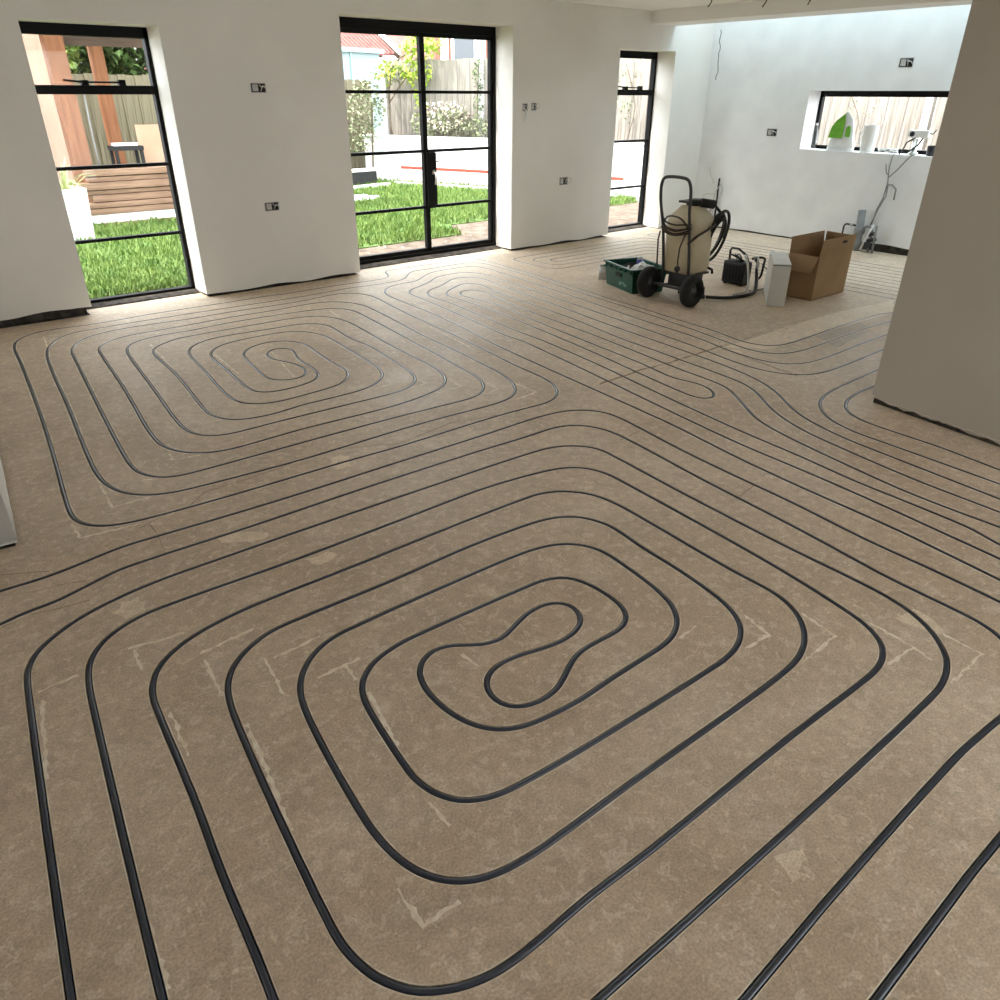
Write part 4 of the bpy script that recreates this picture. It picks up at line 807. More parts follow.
for i, (x, y, z) in enumerate(((.07, .10, .165), (.09, .28, .17))):
    MBo = MB().lathe([(.001, 0), (.012, 0), (.012, .05), (.001, .05)], (0, 0, 0), 10, Matrix.Rotation(R(70), 4, 'Y')).build('pipe_fitting', WHITE, None, loc=in_crate(x, y, z))
    tag(MBo, ['white pipe fitting at the front corner of the green crate', 'white pipe fitting in the middle of the green crate'][i], 'fitting', 'fittings in the crate')
t = thing('bucket', 'grey metal tin half hidden behind the left end of the green crate', 'tin', (5.58, 5.12, 0))
MB().lathe([(.001, 0), (.065, 0), (.07, .12), (.066, .12), (.06, .01), (.001, .01)], (0, 0, 0), 18).build('tin_body', GALV, t)
MB().tube([(-.07, 0, .11), (-.09, .0, .06), (-.095, 0, .0)], .004, 6).build('wire_handle', GALV, t)

# ------------------------------------------------------------------ pump with hoses
pm = thing('pump', 'small black pump with carry handle and coiled hoses between cart and white carton', 'pump', (6.31, 4.06, 0))
b = MB(); b.box(0, .14, 0, .235, .012, .215); b.build('housing', BLACKP, pm, bevel=.018)
b = MB()
for i in range(6): b.box(-.004, .004, .03 + i * .034, .05 + i * .034, .05, .18)
b.build('grille', RUB, pm)
b = MB()
for x in (.03, .11):
    for y in (.03, .205): MB().cyl((x, y, 0), (x, y, .02), .015, 10).build('foot', RUB, pm)
pp = [Vector(q) for q in ((.1, .235, .2), (.1, .24, .29), (.1, .225, .315), (.1, .15, .315), (.1, .06, .27), (.1, .02, .2))]
MB().tube(pp, .011, 8).build('carry_handle', BLACKP, pm)
b = MB()
for k in range(5): b.tube([(.08 + .05 * math.cos(a + k), .12 + .06 * math.cos(a), .235 + .035 * math.sin(a + k * .5)) for a in [2 * math.pi * i / 16 for i in range(16)]], .006, 6, closed=True)
b.build('lead_coil', HOSE, pm)
def hose(name, label, m, pts, r):
    P = crs3(pts); return tag(MB().tube(P, r, 8).build(name, m), label, 'hose', 'hoses between cart and pump')
CLH = mat('milky_hose', (.50, .50, .47), .35)
hose('black_hose', 'thick black hose running from the cart along the floor to the pump', HOSE, [(5.62, 3.95, .03), (5.75, 3.86, .02), (5.88, 3.82, .016), (6.02, 3.80, .016), (6.18, 3.83, .02), (6.30, 3.90, .08), (6.36, 3.955, .16), (6.40, 3.98, .22), (6.42, 4.02, .24)], .015)
hose('milky_hose', 'milky clear hose curling up the side of the pump', CLH, [(5.95, 3.90, .012), (6.06, 3.88, .015), (6.18, 3.91, .03), (6.27, 3.97, .09), (6.29, 4.0, .17), (6.30, 4.03, .24), (6.33, 4.08, .28), (6.42, 4.12, .255)], .010)
hose('milky_hose', 'second milky hose looped over the top of the pump', CLH, [(6.08, 3.84, .012), (6.22, 3.865, .02), (6.33, 3.93, .08), (6.36, 3.945, .15), (6.38, 3.97, .23), (6.42, 4.0, .27), (6.46, 4.06, .25)], .009)
hose('grey_lead', 'thin grey lead arching out beside the pump towards the white carton', mat('lead_grey', (.16, .155, .15), .5), [(6.50, 4.0, .2), (6.52, 3.93, .14), (6.50, 3.87, .09), (6.42, 3.85, .03), (6.33, 3.87, .008), (6.2, 3.9, .007)], .006)
hose('black_hose', 'short black hose loop standing up on the right side of the pump', HOSE, [(6.5, 4.02, .05), (6.46, 3.965, .1), (6.47, 3.96, .2), (6.5, 3.98, .25), (6.48, 4.05, .25), (6.45, 4.08, .235)], .011)

# ------------------------------------------------------------------ white carton
WCARD = mat('white_card', (.66, .66, .63), .65, (.72, .72, .69), scale=6)
v1 = Vector((5.956 - 5.865, 3.386 - 3.502, 0)); v2 = Vector((.545, .385, 0)).normalized() * .60
t = thing('white_carton', 'narrow white carton standing on the floor left of the cardboard box', 'box', (5.865, 3.502, 0))
b = MB(); b.prism([(0, 0, 0), v1, v1 + v2, v2], (0, 0, .352)); b.build('carton_body', WCARD, t, bevel=.003)
e1 = v1.normalized(); e2 = v2.normalized()
b = MB(); b.prism([-e2 * .001 + Vector((0, 0, .338)), v1 - e2 * .001 + Vector((0, 0, .338)), v1 - e2 * .001 + Vector((0, 0, .343)), -e2 * .001 + Vector((0, 0, .343))], -e2 * .0015); b.build('lid_seam', mat('seam_shadow_gap', (.1, .1, .1), .9), t)
# ------------------------------------------------------------------ cardboard box
CARD = mat('cardboard', (.30, .185, .090), .8, (.36, .225, .115), scale=4, bump=.05); CARDL = mat('cardboard_inside', (.33, .21, .115), .85, (.38, .25, .14), scale=5)
bx = thing('cardboard_box', 'large open brown cardboard box with raised flaps by the kitchen wall', 'box', (6.33, 3.354, 0))
XL, YL, ZB, TH = .555, .285, .37, .005
def panel(name, P, ext, m=CARD, par=bx): return MB().prism(P, ext).build(name, m, par)
panel('bottom_panel', [(0, 0, .002), (XL, 0, .002), (XL, YL, .002), (0, YL, .002)], (0, 0, TH))
panel('side_panel', [(0, 0, 0), (XL, 0, 0), (XL, 0, ZB), (0, 0, ZB)], (0, TH, 0))
panel('side_panel', [(0, YL, 0), (XL, YL, 0), (XL, YL, ZB), (0, YL, ZB)], (0, -TH, 0))
panel('end_panel', [(0, TH, 0), (0, YL - TH, 0), (0, YL - TH, ZB), (0, TH, ZB)], (TH, 0, 0))
panel('end_panel', [(XL, TH, 0), (XL, YL - TH, 0), (XL, YL - TH, ZB), (XL, TH, ZB)], (-TH, 0, 0))
panel('flap', [(0, 0, ZB), (XL, 0, ZB), (XL - .005, -.012, ZB + .142), (.005, -.012, ZB + .140)], (0, TH, 0))
panel('flap', [(0, YL, ZB), (XL, YL, ZB), (XL - .01, YL + .01, ZB + .135), (.01, YL + .012, ZB + .135)], (0, -TH, 0))
panel('flap', [(XL, .01, ZB), (XL, YL - .01, ZB), (XL - .01, YL - .02, ZB + .135), (XL - .01, .03, ZB + .128)], (-TH, 0, 0))
panel('flap', [(0, .004, ZB), (0, YL - .004, ZB), (-.055, YL - .02, ZB - .135), (-.055, .02, ZB - .135)], (-TH, 0, .003), CARDL)
panel('inner_sheet', [(.03, .05, .30), (XL - .05, .06, .32), (XL - .06, YL - .02, .25), (.04, YL - .02, .22)], (0, 0, TH), CARDL)
MB().box(.33, .40, -.0135, -.010, ZB + .085, ZB + .105).build('hand_hole', DARK, bx)
# leftover sheet metal edge beside it
tag(MB().box(8.86, 9.0, 4.44, 4.50, 0, .05).build('brick_offcut', MASON, bevel=.004), 'dark brick offcut on the floor against the kitchen wall by the waste pipe', 'brick')
CHIP = mat('debris', (.5, .45, .38), .9)
# ------------------------------------------------------------------ garden: ground, lawn
GZ = -0.06
SOILM = mat('garden_soil', (.065, .045, .030), .95, (.15, .11, .08), scale=9, detail=8, bump=.9, bscale=25)
gm = MB(); gm.box(-8, 30, 7.16, 45, GZ - .3, GZ); gm.box(9.44, 30, -6, 7.16, GZ - .3, GZ)
ground = tag(gm.build('ground', SOILM), kind='structure')
TURF = mat('turf', (.055, .11, .018), .9, (.10, .17, .035), scale=14, bump=.6, bscale=40)
def lawn_edge(x):   # the lawn starts this far from the house
    return 7.45 if x < 2.9 else 8.3 if x < 6.3 else 9.1
fd = Vector((.385, -.923, 0)); fn = Vector((.923, .385, 0)); F0 = Vector((9.0, 14.9, 0))   # line of the planter and side fence
bdir = Vector((.954, .299, 0)).normalized(); B0 = Vector((1.0, 13.2, 0))                       # line of the back fence
def in_lawn(x, y):
    p = Vector((x, y, 0)); return y > lawn_edge(x) + .12 * noise.noise(Vector((x * 2, y * 2, 0))) and (p - F0).dot(fn) < -.03 and (p - B0).dot(Vector((-bdir.y, bdir.x, 0))) < -.1
poly = [(0.4, 7.5), (2.9, 7.5), (3.1, 8.25), (6.2, 8.35), (6.6, 9.1), (11.3, 9.2)]
q0 = F0 - fd * .6 - fn * .02; poly += [tuple((F0 + fd * 5.9 - fn * .02).xy), tuple(q0.xy), tuple((B0 + bdir * 7.8).xy), tuple((B0 - bdir * .8).xy)]
tag(MB().prism([(x, y, GZ) for x, y in poly], (0, 0, .012)).build('turf', TURF), 'flat green lawn turf outside the French doors', 'grass', kind='stuff')
GR = mat('grass_blade', (.070, .135, .020), .6, (.165, .235, .050), scale=4, detail=6)
g = MB(); rnd = random.Random(3); vs = []; fs = []; cnt = 0
while cnt < 52000:
    # denser close to the house, where single blades can be told apart
    y = 7.4 + (rnd.random() ** 1.5) * 7.6; x = rnd.uniform(0.6, 11.0)
    if not in_lawn(x, y): continue
    cnt += 1; a = rnd.uniform(0, 6.283); h = rnd.uniform(.035, .10) * (1.25 if rnd.random() < .15 else 1); w = rnd.uniform(.005, .009) * (1 + (y - 7.5) * .12)
    dx, dy = math.cos(a) * w, math.sin(a) * w; lx, ly = rnd.uniform(-.05, .05), rnd.uniform(-.05, .05); n = len(vs); z0 = GZ + .006
    vs += [(x - dx, y - dy, z0), (x + dx, y + dy, z0), (x + lx * .4 + dx * .6, y + ly * .4 + dy * .6, z0 + h * .6), (x + lx, y + ly, z0 + h)]
    fs += [(n, n + 1, n + 2), (n, n + 2, n + 3)]
me = bpy.data.meshes.new('grass'); me.from_pydata(vs, [], fs); me.materials.append(GR)
o = bpy.data.objects.new('grass', me); COL.objects.link(o); tag(o, 'long bright green grass blades of the lawn', 'grass', kind='stuff')
st = MB(); rs = random.Random(5)
for i in range(260):
    x = rs.uniform(1.2, 8.6); y = rs.uniform(7.2, lawn_edge(x) + .1); r_ = rs.uniform(.006, .022)
    vs_ = [(x + r_ * rs.uniform(.7, 1.3) * dx, y + r_ * rs.uniform(.7, 1.3) * dy, GZ + r_ * dz) for dx, dy, dz in ((1, 0, 0), (0, 1, 0), (-1, 0, 0), (0, -1, 0), (0, 0, .9))]
    st.add(vs_, [(0, 1, 4), (1, 2, 4), (2, 3, 4), (3, 0, 4)])
tag(st.build('gravel', mat('pebble', (.18, .14, .11), .9, (.34, .29, .25), scale=3)), 'loose pebbles and clods on bare soil outside the windows', 'gravel', kind='stuff')

# ------------------------------------------------------------------ fences, board by board
WOODG = mat('weathered_boards', (.17, .15, .125), .85, (.30, .27, .235), scale=5, detail=6, stretch=(6, 6, .6), bump=.4, bscale=12)
WOODB = mat('brown_boards', (.12, .10, .06), .85, (.22, .19, .125), scale=5, detail=6, stretch=(6, 6, .6), bump=.4, bscale=12)
CONC = mat('concrete_post', (.45, .44, .42), .9, (.55, .54, .52), scale=20)
def fence(name, label, o0, d, s0, s1, h, m, posts, bw=.142):
    t = thing(name, label, 'fence', (o0.x, o0.y, GZ), math.atan2(d.y, d.x))
    proto = MB().box(-bw / 2, bw / 2, -.009, .009, 0, 1).build('board', m, t)
    n = int((s1 - s0) / bw); rr = random.Random(len(name))
    for i in range(n):
        Mx = Matrix.Translation((s0 + (i + .5) * bw, (.007 if i % 2 else -.007), .03)) @ Matrix.Rotation(rr.uniform(-.006, .006), 4, 'Y') @ Matrix.Diagonal((1.05, 1, h + rr.uniform(-.015, .015), 1))
        if i == 0: proto.matrix_local = Mx
        else: linked(proto, 'board', t, Mx)
    for z in (.25, h - .3): MB().box(s0, s1, .018, .06, z, z + .07).build('rail', m, t)
    for p in posts: MB().box(p - .055, p + .055, -.075, .045, 0, h + .08).build('post', CONC, t)
    return t
fo = F0 + fn * .8
fence('board_fence', 'tall weathered grey board fence along the right side of the garden', fo, fd, -.35, 11.6, 2.22, WOODG, (-.28, 2.05, 4.1, 6.1, 8.1, 10.05))
fence('board_fence', 'brown board fence across the back of the garden behind the timber pile', B0, bdir, -.9, 8.95, 1.86, WOODB, (1.6, 4.4, 7.2))
# rendered planter wall in front of the side fence
REND = mat('white_render', (.72, .72, .71), .85, (.80, .80, .79), scale=4, bump=.15, bscale=25)
pl = thing('planter_wall', 'white rendered raised planter wall at the far side of the lawn', 'planter', (F0.x, F0.y, GZ), math.atan2(fd.y, fd.x))
# local x along the wall, local y: left of direction = towards the fence (+fn)
b = MB(); b.box(-.34, 9.0, .0, .13, 0, .86); b.box(-.34, -.2, .13, .70, 0, .86); b.build('wall_body', REND, pl)
b = MB(); b.box(-.37, 9.0, -.02, .15, .86, .885); b.box(-.37, -.19, .15, .70, .86, .885); b.build('coping', REND, pl)
b = MB(); b.box(-.2, 9.0, .13, .74, .5, .80); b.build('bed_soil', SOILM, pl)

# ------------------------------------------------------------------ plants
def leaf_mat(name, a, b_): 
    m = mat(name, a, .55, b_, scale=7); m.node_tree.nodes['Principled BSDF'].inputs['Transmission Weight'].default_value = 0; return m
LEAFD = leaf_mat('dark_leaf', (.035, .075, .018), (.13, .20, .06)); LEAFL = leaf_mat('lime_leaf', (.22, .34, .02), (.38, .46, .07))
LEAFG = leaf_mat('grey_leaf', (.12, .15, .07), (.26, .28, .16)); BARK = mat('bark', (.08, .06, .04), .9, (.16, .12, .08), scale=20)
FLOW = mat('pale_flower', (.62, .48, .42), .8, (.78, .70, .58), scale=9)
def leaves(mb, c, rx, ry, rz, n, size, rr, hollow=.35):
    vs = []; fs = []
    for _ in range(n):
        while True:
            p = Vector((rr.uniform(-1, 1), rr.uniform(-1, 1), rr.uniform(-1, 1)))
            if hollow < p.length < 1 and (noise.noise(p * 2.2 + Vector(c)) > -.45): break
        p = Vector((c[0] + p.x * rx, c[1] + p.y * ry, c[2] + p.z * rz)); s_ = size * rr.uniform(.6, 1.3)
        q = Matrix.Rotation(rr.uniform(0, 6.28), 3, 'Z') @ Matrix.Rotation(rr.uniform(-1.1, 1.1), 3, 'X')
        n0 = len(vs)
        for a, b_, z in ((0, 0, 0), (.45, .5, .1), (0, 1.25, -.1), (-.45, .5, .1)): vs.append(p + q @ Vector((a * s_, b_ * s_, z * s_)))
        fs += [(n0, n0 + 1, n0 + 2), (n0, n0 + 2, n0 + 3)]
    mb.add(vs, fs)
def tree(name, label, base, stems, clumps, m, size, seed, cat='tree', group=None):
    t = thing(name, label, cat, base, group=group); rr = random.Random(seed); s_ = MB()
    for P, r_ in stems: s_.tube(crs3(P, 3), r_, 7)
    s_.build('trunk', BARK, t); l = MB()
    for c, rx, ry, rz, n in clumps: leaves(l, c, rx, ry, rz, n, size, rr)
    l.build('foliage', m, t); return t
tree('leafy_tree', 'dense dark green tree rising behind the back fence seen through the left window', (3.9, 17.2, GZ), [([(0, 0, 0), (.1, 0, 1.5), (0, .1, 3.2)], .13), ([(.1, 0, 1.5), (.9, 0, 2.6), (1.3, 0, 3.4)], .06)],
     [((0, 0, 3.4), 1.6, 1.2, 1.7, 6500), ((1.5, .2, 2.7), 1.4, 1.0, 1.4, 5200), ((-1.3, 0, 2.8), 1.2, 1.0, 1.4, 4500), ((2.9, .3, 2.6), 1.2, 1.0, 1.3, 4000)], LEAFD, .15, 11, group='trees behind the back fence')
tree('leafy_tree', 'lighter green tree at the far left behind the pergola posts', (2.6, 15.4, GZ), [([(0, 0, 0), (.05, 0, 1.4), (0, .1, 2.6)], .10)], [((0.2, 0, 2.6), 1.0, .8, 1.3, 4800)], leaf_mat('mid_leaf', (.08, .14, .02), (.24, .30, .07)), .11, 12, group='trees behind the back fence')
tree('leafy_tree', 'distant round green tree over the red roofs left of the French doors view', (16.2, 37.5, GZ), [([(0, 0, 0), (0, 0, 4)], .2)], [((-1.5, 0, 5.2), 1.8, 1.4, 1.6, 1800)], LEAFD, .22, 13)
def onf(s_, off, z): p = F0 + fd * s_ + fn * off; return (p.x, p.y, z)
def rel(base, pts): return [tuple(Vector(p) - Vector(base)) for p in pts]
b0 = onf(.15, .35, .75)
tree('climbing_plant', 'climber with lime green leaves trailing over the fence post', b0, [(rel(b0, [onf(.15, .35, .75), onf(.0, .5, 1.4), onf(.1, .6, 2.1), onf(.7, .55, 2.35)]), .018), (rel(b0, [onf(0, .5, 1.4), onf(.5, .5, 1.9), onf(1.0, .5, 2.0)]), .012)],
     [(rel(b0, [onf(.05, .55, 1.95)])[0], .35, .35, .22, 130), (rel(b0, [onf(.7, .5, 1.95)])[0], .35, .35, .25, 200), (rel(b0, [onf(.75, .5, 2.4)])[0], .35, .35, .22, 160), (rel(b0, [onf(1.15, .5, 2.5)])[0], .25, .3, .25, 120), (rel(b0, [onf(.8, .5, 1.45)])[0], .12, .2, .3, 45)], LEAFL, .085, 21, 'plant')
b0 = onf(1.45, .4, .74)
sh = tree('flowering_shrub', 'twiggy shrub with pale pink flower heads on the white planter', b0, [(rel(b0, [onf(1.45, .4, .74), onf(1.45 + d_, .4, 1.05), onf(1.45 + d_ * 2.2, .42, 1.35 - abs(d_) * .4)]), .008) for d_ in (-.3, -.15, 0, .15, .3)],
     [(rel(b0, [onf(1.0, .4, 1.05)])[0], .38, .32, .26, 420), (rel(b0, [onf(1.6, .4, 1.1)])[0], .42, .34, .30, 520), (rel(b0, [onf(2.2, .4, .98)])[0], .32, .3, .2, 260)], LEAFG, .05, 22, 'shrub')
fl = MB(); leaves(fl, rel(b0, [onf(1.45, .36, 1.2)])[0], .55, .4, .28, 300, .05, random.Random(9), .55); fl.build('flower_heads', FLOW, sh)
b0 = (8.75, 14.75, GZ)
tree('garden_bush', 'straggly olive bush against the back fence left of the white planter', b0, [([(0, 0, 0), (.05, 0, .8), (.1, 0, 1.5)], .02)], [((.05, .1, 1.45), .42, .35, .45, 520), ((-.2, .1, .9), .35, .3, .4, 260)], LEAFG, .06, 23, 'bush')
b0 = onf(2.05, .62, .76)
tree('ivy', 'ivy climbing a concrete post of the side fence right of the shrub', b0, [(rel(b0, [onf(2.05, .62, .76), onf(2.02, .68, 1.4), onf(2.05, .68, 2.1)]), .010)], [(rel(b0, [onf(2.05, .66, 1.25)])[0], .12, .1, .5, 190), (rel(b0, [onf(2.05, .66, 1.9)])[0], .12, .1, .35, 130)], LEAFD, .045, 24, 'plant')
b0 = onf(5.2, .6, .78)
tree('ivy', 'sparse creeper on the side fence seen through the narrow window', b0, [(rel(b0, [onf(5.2, .62, .78), onf(5.3, .68, 1.4), onf(5.1, .68, 2.0)]), .008)], [(rel(b0, [onf(5.2, .68, 1.6)])[0], .5, .1, .55, 150)], LEAFG, .04, 25, 'plant')
b0 = onf(9.0, .6, .78)
tree('ivy', 'sparse creeper on the side fence seen through the kitchen window', b0, [(rel(b0, [onf(9.0, .62, .78), onf(9.1, .68, 1.2), onf(8.9, .68, 1.6)]), .008)], [(rel(b0, [onf(9.2, .68, 1.5)])[0], .7, .1, .3, 130)], LEAFG, .035, 26, 'plant')

# ------------------------------------------------------------------ pergola, timber pile, planter box by the left window
CEDAR = mat('cedar', (.20, .075, .030), .7, (.30, .125, .055), scale=4, detail=6, stretch=(5, 5, .5)); CEDARP = mat('pale_cedar', (.26, .165, .115), .7, (.33, .215, .155), scale=4, stretch=(5, 5, .5))
pg = thing('pergola', 'red-brown timber pergola with posts and roof beams beyond the left window', 'pergola', (0, 0, GZ))
def post(x, y, w, d, z1, m): MB().box(x - w / 2, x + w / 2, y, y + d, 0, z1).build('post', m, pg)
post(2.22, 11.55, .40, .10, 2.72, CEDARP); post(2.86, 12.85, .24, .22, 2.6, CEDAR); post(3.45, 13.15, .17, .15, 2.45, CEDAR)
BROWN = mat('dark_stained_timber', (.085, .055, .04), .75, (.13, .085, .06), scale=5, stretch=(.6, 5, 5))
MB().box(1.6, 6.0, 13.14, 13.22, 2.22, 2.45).build('beam', BROWN, pg)
for x in (2.95, 3.9, 4.9):
    MB().prism([(x, 13.3, 2.40), (x, 11.9, 2.62), (x, 11.9, 2.74), (x, 13.3, 2.52)], (.07, 0, 0)).build('rafter', BROWN, pg)
MB().prism([(1.6, 13.35, 2.50), (1.6, 11.8, 2.74), (1.6, 11.8, 2.78), (1.6, 13.35, 2.54)], (4.4, 0, 0)).build('roof_board', BROWN, pg)
tag(MB().tube([(3.06, 12.75, GZ), (3.05, 12.78, 1.0), (3.07, 12.8, 1.62)], .011, 8).build('metal_pole', SOIL), 'thin pale pole leaning beside the orange pergola post', 'pole')
DECK = mat('pine_boards', (.20, .115, .072), .75, (.31, .195, .13), scale=5, detail=6, stretch=(.5, 6, 6), bump=.2)
ys = random.Random(4); zb = GZ + .16
tag(MB().box(2.75, 5.2, 11.95, 12.04, GZ, GZ + .05).build('support_batten', DECK), 'brown batten on the grass under the pile of boards', 'batten')
tag(MB().box(2.6, 5.2, 11.96, 12.03, GZ + .05, GZ + .155).build('upvc_board', WHITE), 'white plastic board at the bottom of the timber pile', 'board')
n_ = ['lowest', 'second lowest', 'third from the bottom', 'fourth from the bottom', 'third from the top', 'second from the top', 'topmost']
for i, hgt in enumerate((.085, .075, .095, .06, .10, .07, .085)):
    o = MB().box(-1.3, 1.3, -.07, .07, 0, hgt - .010).build('timber_board', DECK, bevel=.004)
    o.location = (3.93 + ys.uniform(-.06, .06), 12.05 + ys.uniform(-.03, .03), zb); o.rotation_euler.z = R(ys.uniform(-1, 1)); zb += hgt
    tag(o, 'long brown timber board in the pile outside the left window, ' + n_[i], 'board', 'boards in the timber pile')
PLY = mat('plywood', (.36, .23, .145), .7, (.42, .28, .185), scale=3)
t = thing('plywood_sheet', 'pale plywood offcut leaning above the timber pile outside the left window', 'board', (3.56, 12.45, GZ))
MB().prism([(0, 0, .0), (.75, 0, .0), (.75, .12, 1.24), (0.03, .12, 1.24)], (0, .02, 0)).build('sheet', PLY, t)
tag(MB().box(3.18, 3.50, 12.28, 12.42, .93, .965).build('white_offcut', WHITE), 'small flat white offcut lying left of the plywood on the workbench', 'offcut')
t = thing('workbench', 'dark folding workbench behind the timber pile left of the plywood', 'bench', (3.36, 12.45, GZ))
MB().box(-.2, .2, -.2, .12, .93, .985).build('bench_top', DARK, t)
for x in (-.17, .17):
    for y in (-.17, .09): MB().box(x - .02, x + .02, y - .02, y + .02, 0, .93).build('leg', DARK, t)
pb_ = thing('planter_box', 'tall white planter box with a spiky plant outside the left window', 'planter', (2.16, 10.95, GZ))
b = MB(); b.add([(-.17, -.17, 0), (.17, -.17, 0), (.17, .17, 0), (-.17, .17, 0), (-.2, -.2, .62), (.2, -.2, .62), (.2, .2, .62), (-.2, .2, .62), (-.17, -.17, .62), (.17, -.17, .62), (.17, .17, .62), (-.17, .17, .62), (-.17, -.17, .55), (.17, -.17, .55), (.17, .17, .55), (-.17, .17, .55)],
      [(3, 2, 1, 0), (0, 1, 5, 4), (1, 2, 6, 5), (2, 3, 7, 6), (3, 0, 4, 7), (4, 5, 9, 8), (5, 6, 10, 9), (6, 7, 11, 10), (7, 4, 8, 11), (8, 9, 13, 12), (9, 10, 14, 13), (10, 11, 15, 14), (11, 8, 12, 15), (12, 13, 14, 15)])
b.build('box', REND, pb_)
sp = thing('spiky_plant', 'yellow-green spiky plant in the tall white planter box', 'plant', (2.16, 10.95, GZ + .55))
YUC = mat('yucca_leaf', (.20, .25, .08), .5, (.42, .44, .20), scale=8); rr = random.Random(8)
for i in range(26):
    a = i * 2.4; el = rr.uniform(.25, 1.35); L_ = rr.uniform(.32, .55); d_ = Vector((math.cos(a) * math.cos(el), math.sin(a) * math.cos(el), math.sin(el))); sd_ = Vector((-math.sin(a), math.cos(a), 0)) * .018
    p1 = d_ * L_ * .55 + Vector((0, 0, .05)); p2 = d_ * L_ + Vector((0, 0, -.06 * math.cos(el)))
    m2 = MB(); m2.add([-sd_ * .7, sd_ * .7, p1 + sd_, p1 - sd_, p2, p1 + Vector((0, 0, -.008))], [(0, 1, 2, 3), (3, 2, 4), (0, 5, 1), (3, 5, 0), (1, 5, 2), (3, 4, 5), (5, 4, 2)]); m2.build('leaf', YUC, sp)
for i, (x, y, L_, a) in enumerate(((3.95, 11.2, .5, .4), (4.1, 11.35, .4, 1.2), (3.85, 11.45, .45, 2.2), (4.25, 11.15, .35, .1))):
    tag(MB().box(-L_ / 2, L_ / 2, -.02, .02, 0, .03).build('wood_offcut', WHITE, loc=(x, y, GZ + .02 + .012 * i)), ['longest pale offcut stick at the front of the small heap on the grass', 'pale offcut stick lying across the small heap on the grass', 'pale offcut stick on the left of the small heap on the grass', 'shortest pale offcut stick right of the small heap on the grass'][i], 'offcut', 'offcut sticks on the grass').rotation_euler.z = a
for i, (x, y, L_, a, lab) in enumerate(((8.3, 14.2, .9, .1, 'white board on the lawn beside the left end of the planter'), (8.25, 13.75, .9, .14, 'white board lying nearer on the lawn left of the planter'), (7.0, 12.4, .7, .05, 'white slat on the middle of the lawn, the farther of two'), (7.08, 12.15, .7, .05, 'white slat on the middle of the lawn, the nearer of two'))):
    o = MB().box(-L_ / 2, L_ / 2, -.06, .06, 0, .05).build('white_board', REND, loc=(x - .15, y, GZ + .03 + (.25 if i == 0 else 0))); o.rotation_euler.z = a; tag(o, lab, 'board', 'white boards on the lawn')
    if i == 0: tag(MB().box(-.4, .35, -.05, .05, 0, .27).build('block_support', DARK, loc=(x - .15, y, GZ)), 'dark block under the white board by the planter', 'block').rotation_euler.z = a

# ------------------------------------------------------------------ ladder lying against the planter
LAD = mat('orange_fibreglass', (.27, .055, .035), .5); ALU = mat('aluminium', (.72, .72, .70), .35, metal=.4)
la = thing('ladder', 'ladder with an orange upper rail lying on its side along the planter wall', 'ladder', (F0.x, F0.y, GZ), math.atan2(fd.y, fd.x))
MB().box(.72, 5.5, -.24, -.20, .29, .345).build('rail', LAD, la, bevel=.006)
MB().box(.72, 5.5, -.50, -.46, .0, .075).build('rail', ALU, la, bevel=.006)
for i in range(15): MB().tube([(.95 + i * .32, -.22, .30), (.88 + i * .32, -.48, .04)], .014, 6).build('rung', ALU, la)
t = thing('brick_stack', 'orange bricks and pale blocks stacked by the planter seen through the narrow window', 'bricks', (onf(6.6, -.55, GZ)), math.atan2(fd.y, fd.x))
BR = mat('orange_brick', (.45, .14, .07), .85, (.55, .2, .1), scale=8)
for i in range(3):
    for j in range(3): MB().box(-.5 + i * .22, -.295 + i * .22, -.05, .05, .10 + j * .07, .165 + j * .07).build('brick', BR, t)
MB().box(-.7, .9, -.1, .1, 0, .10).build('pale_block', CONC, t)

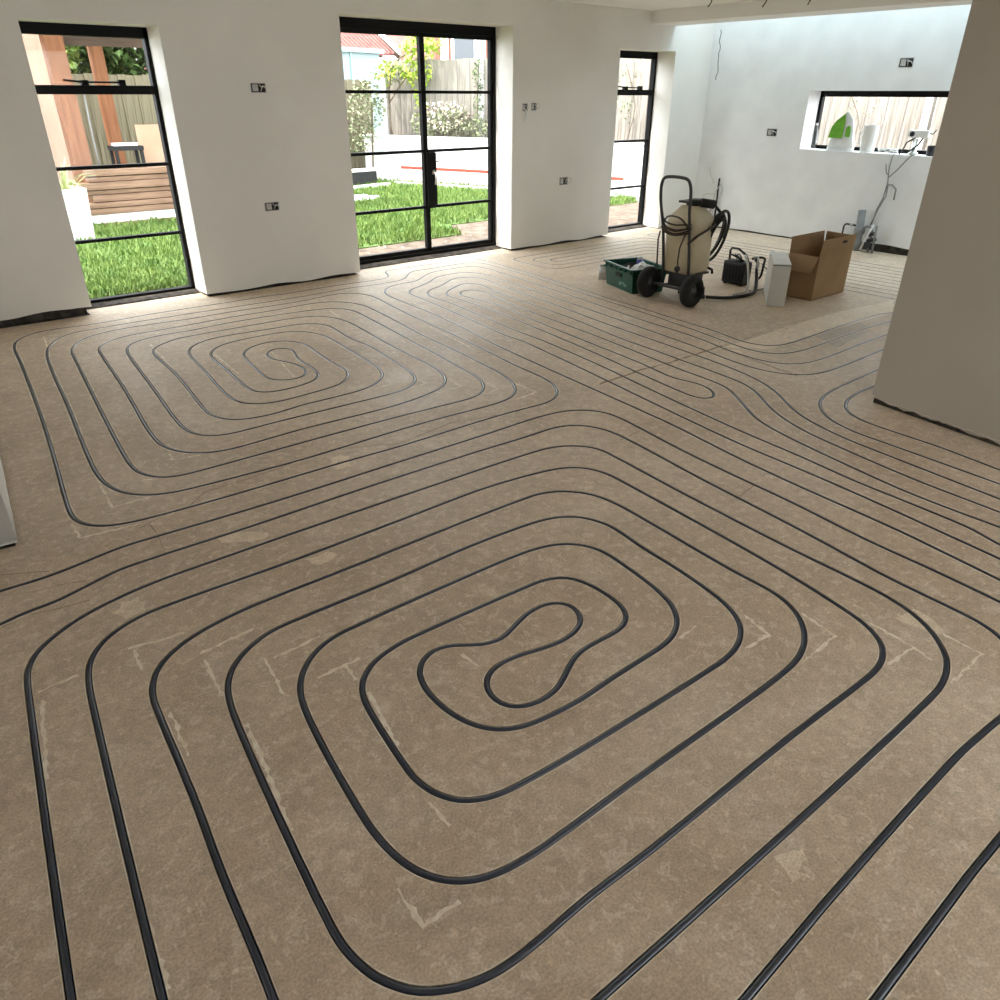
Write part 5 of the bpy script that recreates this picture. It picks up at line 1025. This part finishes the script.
# ------------------------------------------------------------------ neighbours beyond the fence
TILE = mat('red_tile', (.17, .062, .052), .8, (.25, .11, .095), scale=9); BRICK = mat('house_brick', (.20, .085, .052), .9, (.30, .15, .105), scale=14); TEAL = mat('teal_trim', (.28, .50, .50), .6)
ho = thing('bungalow', 'low house with a red tiled roof beyond the back fence', 'house', (14.0, 26.6, GZ), R(12))
MB().box(-3.2, 3.0, 0, 6, 0, 2.95).build('wall', BRICK, ho)
r0 = MB()
for k in range(14):      # tile courses, each one lapping the next
    y0 = -.4 + k * .26; z0 = 2.85 + k * .165; r0.prism([(-3.5, y0, z0 + .03), (-3.5, y0, z0 - .02), (-3.5, y0 + .30, z0 + .15), (-3.5, y0 + .30, z0 + .20)], (6.8, 0, 0))
r0.build('roof_courses', TILE, ho)
rb = MB()
for k in range(34): rb.prism([(-3.45 + k * .2, -.4, 2.90), (-3.37 + k * .2, -.4, 2.90), (-3.41 + k * .2, -.4, 2.95)], (0, 3.6, 2.29))
o = rb.build('tile_ridges', TILE, ho)
MB().tube([(3.3, -.5, 2.80), (3.3, 3.3, 5.2)], .08, 6).build('verge', BROWN, ho)
MB().prism([(3.0, -1.4, 2.7), (4.4, -1.4, 2.7), (3.9, .9, 4.0), (3.3, .9, 4.0)], (0, .08, .05)).build('porch_roof', TILE, ho)
MB().box(3.1, 3.9, -.6, 1.5, 0, 2.72).build('wall', BRICK, ho)
sh_ = thing('garden_shed', 'pale shed with a teal roof edge beyond the back fence', 'shed', (11.4, 20.6, GZ), R(15))
MB().box(-.9, 1.6, 0, 2, 0, 2.62).build('wall', mat('pale_teal_cladding', (.24, .31, .32), .7), sh_)
MB().box(-1.0, 1.7, -.1, 2.1, 2.62, 2.72).build('roof_edge', TEAL, sh_)
for x in (-.35, .45): MB().box(x, x + .05, -.03, 0, 0, 2.6).build('batten', TEAL, sh_)
h2 = thing('brick_house', 'orange brick house with white window frames beyond the side fence', 'house', (21.2, 25.6, GZ), math.atan2(-.35, .94))
MB().box(-2.6, 4.5, 0, 6, 0, 6.0).build('wall', BRICK, h2)
for x in (-2.4, -.95, 1.6):
    w = MB(); w.box(x, x + .28, -.12, 0, 2.2, 4.6).build('white_pilaster', REND, h2)
for x in (-2.0, .1):
    w = MB(); w.box(x, x + .12, -.06, 0, 2.2, 4.3); w.box(x + .9, x + 1.02, -.06, 0, 2.2, 4.3); w.box(x, x + 1.02, -.06, 0, 4.2, 4.3); w.box(x, x + 1.02, -.06, 0, 2.2, 2.3); f_ = w.build('window_frame', REND, h2)
    MB().box(x + .12, x + .9, -.03, -.01, 2.3, 4.2).build('pane', mat('dark_glass', (.10, .11, .12), .15), f_)
